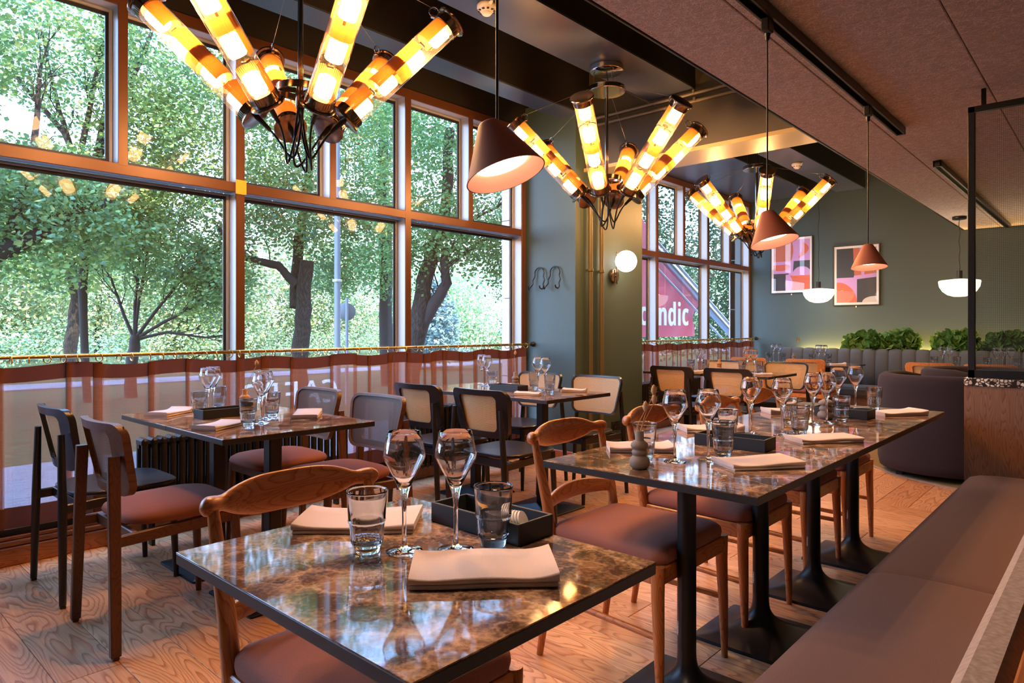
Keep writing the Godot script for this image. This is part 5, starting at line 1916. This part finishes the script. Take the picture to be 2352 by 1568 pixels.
func napkin_mesh(ln: float, wd: float, layers: int, sd: int) -> ArrayMesh:  # linen folded into layers; the fold lies along +z
	var g := G.new()
	var r := RandomNumberGenerator.new()
	r.seed = sd
	var nx := 16
	for l in layers:
		var y0 := 0.0084 * l
		var th := 0.0078
		var inset := 0.006 * (layers - 1 - l) * r.randf_range(0.4, 1.2)
		var rings := []
		var ph := r.randf() * 6.0
		for i in nx + 1:
			var s := float(i) / nx
			var x := lerpf(-ln / 2 + r.randf_range(-0.001, 0.001) + inset * 0.5, ln / 2 - inset * 0.4, s)
			var lift := 0.0
			if l == layers - 1:
				lift = 0.0025 * sin(s * 5.0 + ph) + 0.011 * pow(maxf(0.0, s - 0.75) / 0.25, 2.0) * (1.0 if sd % 2 == 0 else 0.3) + 0.005 * pow(maxf(0.0, 0.2 - s) / 0.2, 2.0)
				lift = maxf(lift, -0.002)
			var ring := PackedVector3Array()
			var sec := []
			for k in 7:
				var a := PI * k / 6.0 - PI / 2
				sec.append(Vector2(wd / 2 - th / 2 + cos(a) * th / 2, th / 2 + sin(a) * th / 2))
			sec.append(Vector2(wd * 0.2, th + 0.0008))
			sec.append(Vector2(-wd * 0.2, th + 0.0006))
			sec.append(Vector2(-wd / 2 + inset, th))
			sec.append(Vector2(-wd / 2 + inset, 0.0))
			sec.append(Vector2(-wd * 0.2, 0.0))
			sec.append(Vector2(wd * 0.2, 0.0))
			for q in sec:
				var wob: float = 0.0015 * sin(s * 9.0 + ph)
				ring.append(Vector3(x, y0 + q.y + (lift * clampf(q.y / th, 0.0, 1.0)), q.x + wob))
			ring.reverse()
			rings.append(ring)
		g.loft(rings, true, true, -1.0)
	return g.done()


func stacked_vase(prof: Array) -> ArrayMesh:
	var g := G.new()
	g.lathe(prof, 36, Vector3(), -1.0)
	return g.done()


func tray(at: Vector3, ry: float, label: String) -> Node3D:
	var t := thing("serving_tray", label, "tray", at, ry, "black trays on the tables")
	part("floor_board", gbox(Vector3(0, 0.003, 0), Vector3(0.25, 0.006, 0.10)), M.tray_black, t)
	var g := G.new()
	for s: float in [-1.0, 1.0]:
		g.box(Vector3(0, 0.021, s * 0.05), Vector3(0.256, 0.042, 0.006), 0.001)
		g.box(Vector3(s * 0.125, 0.021, 0), Vector3(0.006, 0.042, 0.094), 0.001)
	part("rim", g, M.tray_black, t)
	return t


func table_settings() -> void:
	var Y := 0.7503
	var wg := wine_glass()
	var tb := tumbler()
	var wines := [
		[-1.005, -0.798, "wine glass on the nearest table, left of the pair"], [-0.94, -0.87, "wine glass on the nearest table, right of the pair"],
		[-1.051, -1.914, "wine glass on the front table of the row, just right of the taupe vase"], [-0.986, -2.012, "wine glass on the front table of the row, behind the folded pink napkin"],
		[-1.106, -2.627, "wine glass beyond the black tray in the table row, left of its pair"], [-0.996, -2.668, "wine glass beyond the black tray in the table row, right of its pair"],
		[-1.014, -3.077, "wine glass on the third table of the row, left of the stone coloured vase"], [-0.982, -3.155, "wine glass on the third table of the row, directly before the stone coloured vase"],
		[-1.055, -3.56, "wine glass at the far end of the row, left of the last pair"], [-1.037, -3.791, "wine glass at the far end of the row, right of the last pair"],
		[-3.375, -1.445, "wine glass by the long curtain, first of the left pair behind the tray"], [-3.44, -1.50, "wine glass by the long curtain, second of the left pair behind the tray"],
		[-2.835, -1.45, "wine glass on the left window table, right pair, nearer the room"], [-2.945, -1.525, "wine glass on the left window table, right pair, nearer the curtain"],
		[-3.582, -3.58, "wine glass at the curtain before the teal pier, rear one"], [-3.448, -3.5, "wine glass at the curtain before the teal pier, front one"],
		[-2.96, -3.5, "wine glass against the teal pier, left of its pair"], [-2.862, -3.46, "wine glass against the teal pier, right of its pair"],
		[-3.15, -6.2, "wine glass before the far curtain, left of its pair"], [-3.072, -6.13, "wine glass before the far curtain, right of its pair"],
		[-2.688, -6.3, "wine glass on the room side of the far window table, left of its pair"], [-2.599, -6.25, "wine glass on the room side of the far window table, right of its pair"],
		[-3.326, -8.6, "wine glass at the left end of the banquette, left of its pair"], [-3.241, -8.55, "wine glass at the left end of the banquette, right of its pair"],
		[-2.74, -8.5, "wine glass before the banquette under the bowl pendant, left of its pair"], [-2.659, -8.45, "wine glass before the banquette under the bowl pendant, right of its pair"],
		[-1.478, -8.6, "wine glass before the right hand plants, left of its pair"], [-1.403, -8.56, "wine glass before the right hand plants, right of its pair"],
		[-0.99, -8.55, "wine glass behind the mesh screen, leftmost of three"], [-0.924, -8.45, "wine glass behind the mesh screen, middle of three"], [-0.871, -8.6, "wine glass behind the mesh screen, rightmost of three"]]
	for q in wines:
		single("wine_glass", wg, M.crystal, q[2], "wine glass", Vector3(q[0], Y, q[1]), 0.0, "wine glasses on the tables")
	var tums := [
		[-1.056, -0.75, "tumbler on the nearest table before the left napkin"], [-0.905, -0.937, "tumbler on the nearest table before the black tray"],
		[-1.148, -1.893, "tumbler directly behind the taupe vase"], [-0.977, -2.1, "tumbler before the black tray on the row's front table"], [-1.109, -2.425, "tumbler behind the black tray on the second table of the row"],
		[-0.961, -2.76, "tumbler beyond the second pink napkin in the row"], [-1.10, -3.02, "tumbler hidden behind the one beyond the second napkin"], [-0.952, -3.262, "tumbler right of the stone coloured vase"], [-0.965, -3.857, "tumbler at the far end of the row, before the plum armchair"],
		[-3.305, -1.375, "tumbler left of the black tray on the left window table"], [-3.526, -1.569, "tumbler nearest the curtain on the left window table"], [-2.806, -1.375, "tumbler right of the black tray on the left window table"], [-3.02, -1.60, "tumbler behind the right wine glasses on the left window table"],
		[-3.342, -3.45, "tumbler on the curtain side of the teal pier table"], [-3.08, -3.60, "tumbler left of the wine pair at the teal pier"], [-2.788, -3.42, "tumbler right of the wine pair at the teal pier"],
		[-3.18, -6.115, "tumbler left of the wine pair before the far curtain"], [-3.07, -6.205, "tumbler right of the wine pair before the far curtain"], [-2.762, -6.36, "tumbler left of the room side pair at the far window table"], [-2.512, -6.18, "tumbler right of the room side pair at the far window table"],
		[-3.343, -8.5, "tumbler left of the wine pair at the banquette's left end"], [-3.218, -8.63, "tumbler right of the wine pair at the banquette's left end"], [-2.778, -8.4, "tumbler left of the wine pair under the bowl pendant"], [-2.636, -8.53, "tumbler right of the wine pair under the bowl pendant"],
		[-1.543, -8.55, "tumbler left of the wine pair before the right hand plants"], [-1.344, -8.62, "tumbler right of the wine pair before the right hand plants"], [-1.07, -8.6, "tumbler left of the three wine glasses behind the mesh screen"], [-0.805, -8.52, "tumbler right of the three wine glasses behind the mesh screen"]]
	for q in tums:
		single("tumbler", tb, M.smoked_glass, q[2], "tumbler", Vector3(q[0], Y, q[1]), 0.0, "smoky tumblers on the tables")
	var naps := [
		[-0.815, -0.818, 46.5, 0.245, 0.145, 2, "folded pale napkin at the front of the nearest table"], [-1.215, -0.846, 43.0, 0.25, 0.15, 2, "folded pale napkin on the nearest table behind the left tumbler"],
		[-1.245, -2.02, 40.0, 0.22, 0.13, 2, "folded napkin behind the taupe vase"], [-0.835, -2.035, 53.0, 0.235, 0.14, 2, "folded napkin at the front right of the long row, with raised corner"],
		[-1.265, -2.60, 46.0, 0.24, 0.13, 2, "folded napkin on the window side of the second table in the row"], [-0.835, -2.645, 51.0, 0.245, 0.125, 2, "folded napkin on the bench side of the second table in the row"],
		[-0.825, -3.70, 53.0, 0.24, 0.13, 2, "folded napkin at the far right end of the row"], [-1.255, -3.42, 46.0, 0.22, 0.12, 2, "folded napkin on the window side of the third table in the row"],
		[-3.475, -1.30, 126.0, 0.22, 0.12, 2, "folded napkin at the left on the window table"], [-2.85, -1.265, 122.0, 0.22, 0.12, 2, "folded napkin before the black tray on the left window table"], [-2.90, -1.715, 142.0, 0.19, 0.12, 2, "folded napkin on the far side of the left window table"],
		[-2.80, -3.215, 30.0, 0.16, 0.10, 2, "folded napkin at the front of the teal pier table"], [-2.72, -3.60, 30.0, 0.16, 0.10, 2, "folded napkin beside the pale cane chair at the teal pier"], [-3.36, -3.62, 30.0, 0.16, 0.10, 2, "folded napkin left of the small vase at the teal pier"],
		[-3.05, -5.97, 30.0, 0.16, 0.10, 2, "folded napkin on the far window table at the left"], [-2.42, -6.02, 30.0, 0.15, 0.10, 2, "folded napkin on the far window table at the right"], [-2.47, -8.33, 30.0, 0.16, 0.10, 2, "folded napkin at the banquette table under the bowl pendant"]]
	var k := 0
	for q in naps:
		single("napkin", napkin_mesh(q[3], q[4], q[5], 40 + k), M.napkin_linen, q[6], "napkin", Vector3(q[0], Y, q[1]), q[2], "folded napkins")
		k += 1
	tray(Vector3(-0.99, Y, -1.015), 0, "open black tray at the back of the nearest table")
	tray(Vector3(-1.03, Y, -2.305), 2, "black tray across the first seam of the table row")
	tray(Vector3(-1.0, Y, -3.45), -4, "black tray behind the stone coloured vase in the row")
	tray(Vector3(-3.20, Y, -1.455), 90, "small black tray on the left window table")
	tray(Vector3(-3.09, Y, -3.35), 0, "black tray on the table before the teal pier")
	var g := G.new()
	var pk := thing("sweetener_packets", "stack of small round pale packets standing in the nearest tray", "packets", Vector3(-0.915, Y + 0.006, -1.015), 20)
	for i in 6:
		g = G.new()
		g.t = Transform3D(Basis(Vector3(0, 0, 1), -1.2) , Vector3(-0.018 + 0.0065 * i, 0.023, 0))
		g.lathe([Vector2(0, -0.002), Vector2(0.0215, -0.002), Vector2(0.022, 0), Vector2(0.0215, 0.002), Vector2(0, 0.002)], 22)
		part("packet", g, M.paper_pack, pk)
	single("sugar_sachet", gbox(Vector3(0, 0.004, 0), Vector3(0.055, 0.006, 0.04), 0.002), M.paper_amber, "amber paper sachet lying in the nearest tray", "sachet", Vector3(-1.04, Y + 0.0063, -1.01), 25)
	var tp := thing("toothpick_bundle", "few pale sticks lying over the edge of the farthest tray in the row", "toothpicks", Vector3(-0.92, Y + 0.043, -3.45), 0)
	for i in 4:
		g = G.new()
		g.tube([Vector3(-0.03, 0.002, 0.004 * i), Vector3(0.035, 0.006 + 0.002 * i, -0.012 + 0.009 * i)], 0.0016, 6)
		part("stick", g, M.paper_pack, tp)
	# vases and dried grass
	var va := stacked_vase([Vector2(0, 0), Vector2(0.020, 0.0), Vector2(0.0285, 0.008), Vector2(0.0315, 0.020), Vector2(0.0285, 0.031), Vector2(0.0215, 0.038), Vector2(0.0195, 0.0405), Vector2(0.022, 0.043), Vector2(0.0235, 0.049), Vector2(0.0215, 0.055), Vector2(0.0188, 0.0575), Vector2(0.0235, 0.062), Vector2(0.0265, 0.069), Vector2(0.0245, 0.077), Vector2(0.0165, 0.0835), Vector2(0.0130, 0.0865), Vector2(0.0128, 0.1125), Vector2(0.0115, 0.1145), Vector2(0.0098, 0.113), Vector2(0.0095, 0.085), Vector2(0.012, 0.07), Vector2(0.0, 0.065)])
	single("vase", va, M.vase_taupe, "taupe bead shaped vase on the front table of the row", "vase", Vector3(-1.077, Y, -1.747), 0, "small stacked vases")
	single("vase", va, M.vase_tan, "tan bead shaped vase on the left window table", "vase", Vector3(-3.30, Y, -1.60), 0, "small stacked vases")
	single("vase", va, M.vase_taupe, "taupe vase on the table before the teal pier", "vase", Vector3(-3.195, Y, -3.53), 0, "small stacked vases")
	single("vase", va, M.vase_tan, "tan vase on the far window table", "vase", Vector3(-3.0, Y, -6.36), 0, "small stacked vases")
	single("vase", va, M.vase_taupe, "taupe vase on the table at the left end of the banquette", "vase", Vector3(-3.10, Y, -8.68), 0, "small stacked vases")
	var vb := stacked_vase([Vector2(0, 0), Vector2(0.024, 0.0), Vector2(0.036, 0.009), Vector2(0.0385, 0.018), Vector2(0.034, 0.029), Vector2(0.0235, 0.037), Vector2(0.0285, 0.042), Vector2(0.030, 0.049), Vector2(0.0265, 0.057), Vector2(0.0195, 0.0615), Vector2(0.031, 0.067), Vector2(0.0345, 0.074), Vector2(0.030, 0.082), Vector2(0.017, 0.089), Vector2(0.010, 0.092), Vector2(0.008, 0.0925), Vector2(0.0075, 0.085), Vector2(0.0, 0.08)])
	single("vase", vb, M.vase_taupe, "stone coloured vase of three pebble shapes on the third table of the row", "vase", Vector3(-1.03, Y, -3.30), 0, "small stacked vases")
	var right := Vector3(0.7385, 0, -0.6743)
	var stems := [[Vector3(-1.077, Y, -1.747), 0.043, 0.235, true, "tallest dried grass stem in the taupe vase"], [Vector3(-1.077, Y, -1.747), 0.044, 0.208, false, "middle dried grass stem in the taupe vase"], [Vector3(-1.077, Y, -1.747), 0.018, 0.186, false, "shortest dried grass stem in the taupe vase, leaning left"], [Vector3(-3.30, Y, -1.60), 0.06, 0.245, false, "dried grass stem in the tan vase before the curtain"], [Vector3(-3.195, Y, -3.53), 0.002, 0.25, false, "dried grass stem in the taupe vase before the teal pier"], [Vector3(-1.03, Y, -3.30), 0.004, 0.19, false, "dried grass stem in the stone coloured vase"]]
	for s in stems:
		var st := thing("dried_grass_stem", s[4], "dried grass", s[0], 0, "dried grass stems in the vases")
		var tip: Vector3 = right * s[1] + Vector3(0, s[2], 0)
		var side := -0.012 if s[2] < 0.2 else 0.006
		g = G.new()
		g.tube(bez(Vector3(0, 0.09, 0), Vector3(0, 0.14, 0) + right * side, tip - Vector3(0, 0.05, 0) - right * 0.018, tip - Vector3(0, 0.008, 0), 12), 0.0011, 5)
		part("stalk", g, M.dried_stem, st)
		g = G.new()
		g.lathe([Vector2(0, -0.016), Vector2(0.005, -0.012), Vector2(0.0085, -0.003), Vector2(0.0078, 0.006), Vector2(0.004, 0.014), Vector2(0, 0.018)], 12, Vector3(), -1.0)
		var r := RandomNumberGenerator.new()
		r.seed = 9
		for i in 50:
			var d := Vector3(r.randfn(), r.randf_range(0.1, 1.6), r.randfn()).normalized()
			var b0 := Vector3(d.x * 0.007, r.randf_range(-0.01, 0.01), d.z * 0.007)
			g.tube([b0, b0 + d * 0.010], 0.00025, 3, false)
		part("seed_head", g, M.dried_stem, st, tip)


func small_things() -> void:
	# posters
	for q in [[Vector3(-3.488, 2.071, -9.69), 0.59, 0.80, 0, "left framed poster with rounded coral and lilac shapes"], [Vector3(-2.643, 1.885, -9.69), 0.575, 0.81, 1, "right framed poster with coral quarter circle, behind a cone pendant"]]:
		var p := thing("framed_poster", q[4], "poster", q[0], 0, "framed posters on the back wall")
		var w: float = q[1]
		var h: float = q[2]
		var g := G.new()
		g.frame(rr(w, h, 0.002, 1), rr(w - 0.024, h - 0.024, 0.001, 1), -0.005, 0.022)
		part("frame", g, M.poster_frame, p)
		part("mount", gbox(Vector3(0, 0, 0.0), Vector3(w - 0.02, h - 0.02, 0.006)), M.passepartout, p)
		var pm := QuadMesh.new()
		pm.size = Vector2(w - 0.085, h - 0.085)
		part("print", pm, M["poster_%d" % q[3]], p, Vector3(0, 0, 0.0045))
		var gm := QuadMesh.new()
		gm.size = Vector2(w - 0.024, h - 0.024)
		part("glazing", gm, M.picture_glass, p, Vector3(0, 0, 0.012))
		part("hanging_tab", gbox(Vector3(0.0, -h / 2 - 0.012, 0.004), Vector3(0.014, 0.022, 0.006), 0.002), M.detector_white, p)
	single("wall_hook_plug", gbox(Vector3(), Vector3(0.018, 0.05, 0.02), 0.005), M.frame_copper, "small brown fitting on the back wall above the light strip", "fitting", Vector3(-3.403, 1.02, -9.685))
	# coat hooks of bent wire on the teal face
	for q in [[-3.915, "left double coat hook of bent black wire on the teal pier"], [-3.735, "right double coat hook of bent black wire on the teal pier"]]:
		var hk := thing("coat_hook", q[1], "coat hook", Vector3(q[0], 1.62, -4.664), 0, "coat hooks on the teal pier")
		var pts := []
		for i in 13:
			var a := PI - PI * i / 12.0
			pts.append(Vector3(0.055 * cos(a), 0.052 + 0.052 * sin(a), 0.012))
		var full := []
		for s: float in [-1.0, 1.0]:
			var leg := []
			for v in [[0.055, 0.052, 0.012], [0.050, 0.02, 0.016], [0.068, -0.01, 0.022], [0.056, -0.045, 0.03], [0.074, -0.075, 0.045], [0.07, -0.095, 0.062], [0.062, -0.085, 0.082], [0.06, -0.065, 0.085]]:
				leg.append(Vector3(s * v[0] - (0.018 if s < 0 else -0.004) * (0.052 - v[1]) * 4.0, v[1], v[2]))
			if s < 0:
				leg.reverse()
				full.append_array(leg)
				full.append_array(pts.slice(1, 12))
			else:
				full.append_array(leg)
		var cv := Curve3D.new()
		for v in full:
			cv.add_point(v)
		var sm := []
		for i in range(0, full.size()):
			sm.append(full[i])
			if i + 3 <= full.size() - 1 and i > 0:
				sm.append((full[i] + full[i + 1]) / 2 * 1.125 - (full[i - 1] + full[i + 2]) / 2 * 0.125)
		var g := G.new()
		g.tube(sm, 0.0062, 8)
		part("wire", g, M.black_metal, hk)
	# column radiators below the windows
	for q in [[-1.32, 27, "black column radiator under the long curtain at the left window table"], [-3.0, 26, "black column radiator under the curtain before the teal pier"], [-5.95, 36, "black column radiator under the far window curtain"]]:
		var rd := thing("radiator", q[2], "radiator", Vector3(-3.895, 0, q[0]), 0, "black radiators under the windows")
		var g := G.new()
		g.lathe([Vector2(0.0, 0.13), Vector2(0.012, 0.132), Vector2(0.0165, 0.15), Vector2(0.0165, 0.55), Vector2(0.012, 0.575), Vector2(0.0, 0.58)], 10, Vector3(-0.035, 0, 0), -1.0)
		g.lathe([Vector2(0.0, 0.13), Vector2(0.012, 0.132), Vector2(0.0165, 0.15), Vector2(0.0165, 0.55), Vector2(0.012, 0.575), Vector2(0.0, 0.58)], 10, Vector3(0.035, 0, 0), -1.0)
		g.box(Vector3(0, 0.562, 0), Vector3(0.106, 0.044, 0.036), 0.012)
		g.box(Vector3(0, 0.152, 0), Vector3(0.106, 0.044, 0.036), 0.012)
		var sec := g.done()
		for i in q[1]:
			part("section", sec, M.radiator_paint, rd, Vector3(0, 0, -0.048 * i))
		g = G.new()
		for y in [0.165, 0.54]:
			g.tube([Vector3(0, y, 0.02), Vector3(0, y, -0.048 * q[1] + 0.03)], 0.011, 8)
		for i in [1, int(q[1]) - 2]:
			g.box(Vector3(0, 0.065, -0.048 * i), Vector3(0.05, 0.13, 0.02), 0.003)
		part("manifold", g, M.radiator_paint, rd)
	var tv := thing("radiator_valve", "white thermostat knob at the end of the far window radiator", "valve", Vector3(-3.83, 0.545, -5.90), 0)
	var gt := G.new()
	gt.t = Transform3D(Basis(Vector3(1, 0, 0), -0.0) * Basis(Vector3(0, 0, 1), -PI / 2), Vector3())
	gt.lathe([Vector2(0, 0), Vector2(0.016, 0.0), Vector2(0.021, 0.01), Vector2(0.022, 0.055), Vector2(0.017, 0.075), Vector2(0, 0.078)], 20, Vector3(), 0.3)
	part("knob", gt, M.detector_white, tv)
	gt = G.new()
	gt.t = Transform3D(Basis(Vector3(0, 0, 1), -PI / 2), Vector3())
	gt.lathe([Vector2(0.01, -0.03), Vector2(0.012, 0.0), Vector2(0.0, 0.001)], 14)
	part("valve_body", gt, M.chrome, tv)
	# socket outlet on the olive pier side
	var so := thing("wall_socket", "double black socket low on the olive side of the pier", "socket", Vector3(-3.516, 0.27, -5.3))
	part("plate", gbox(Vector3(0, 0, 0), Vector3(0.01, 0.08, 0.16), 0.003), M.black_metal, so)
	for s: float in [-1.0, 1.0]:
		var gg := G.new()
		gg.t = Transform3D(Basis(Vector3(0, 0, 1), -PI / 2), Vector3(0.005, 0, s * 0.038))
		gg.lathe([Vector2(0.022, 0.0), Vector2(0.022, 0.003), Vector2(0.019, 0.003), Vector2(0.018, -0.002), Vector2(0, -0.002)], 20)
		part("outlet", gg, M.tray_black, so)
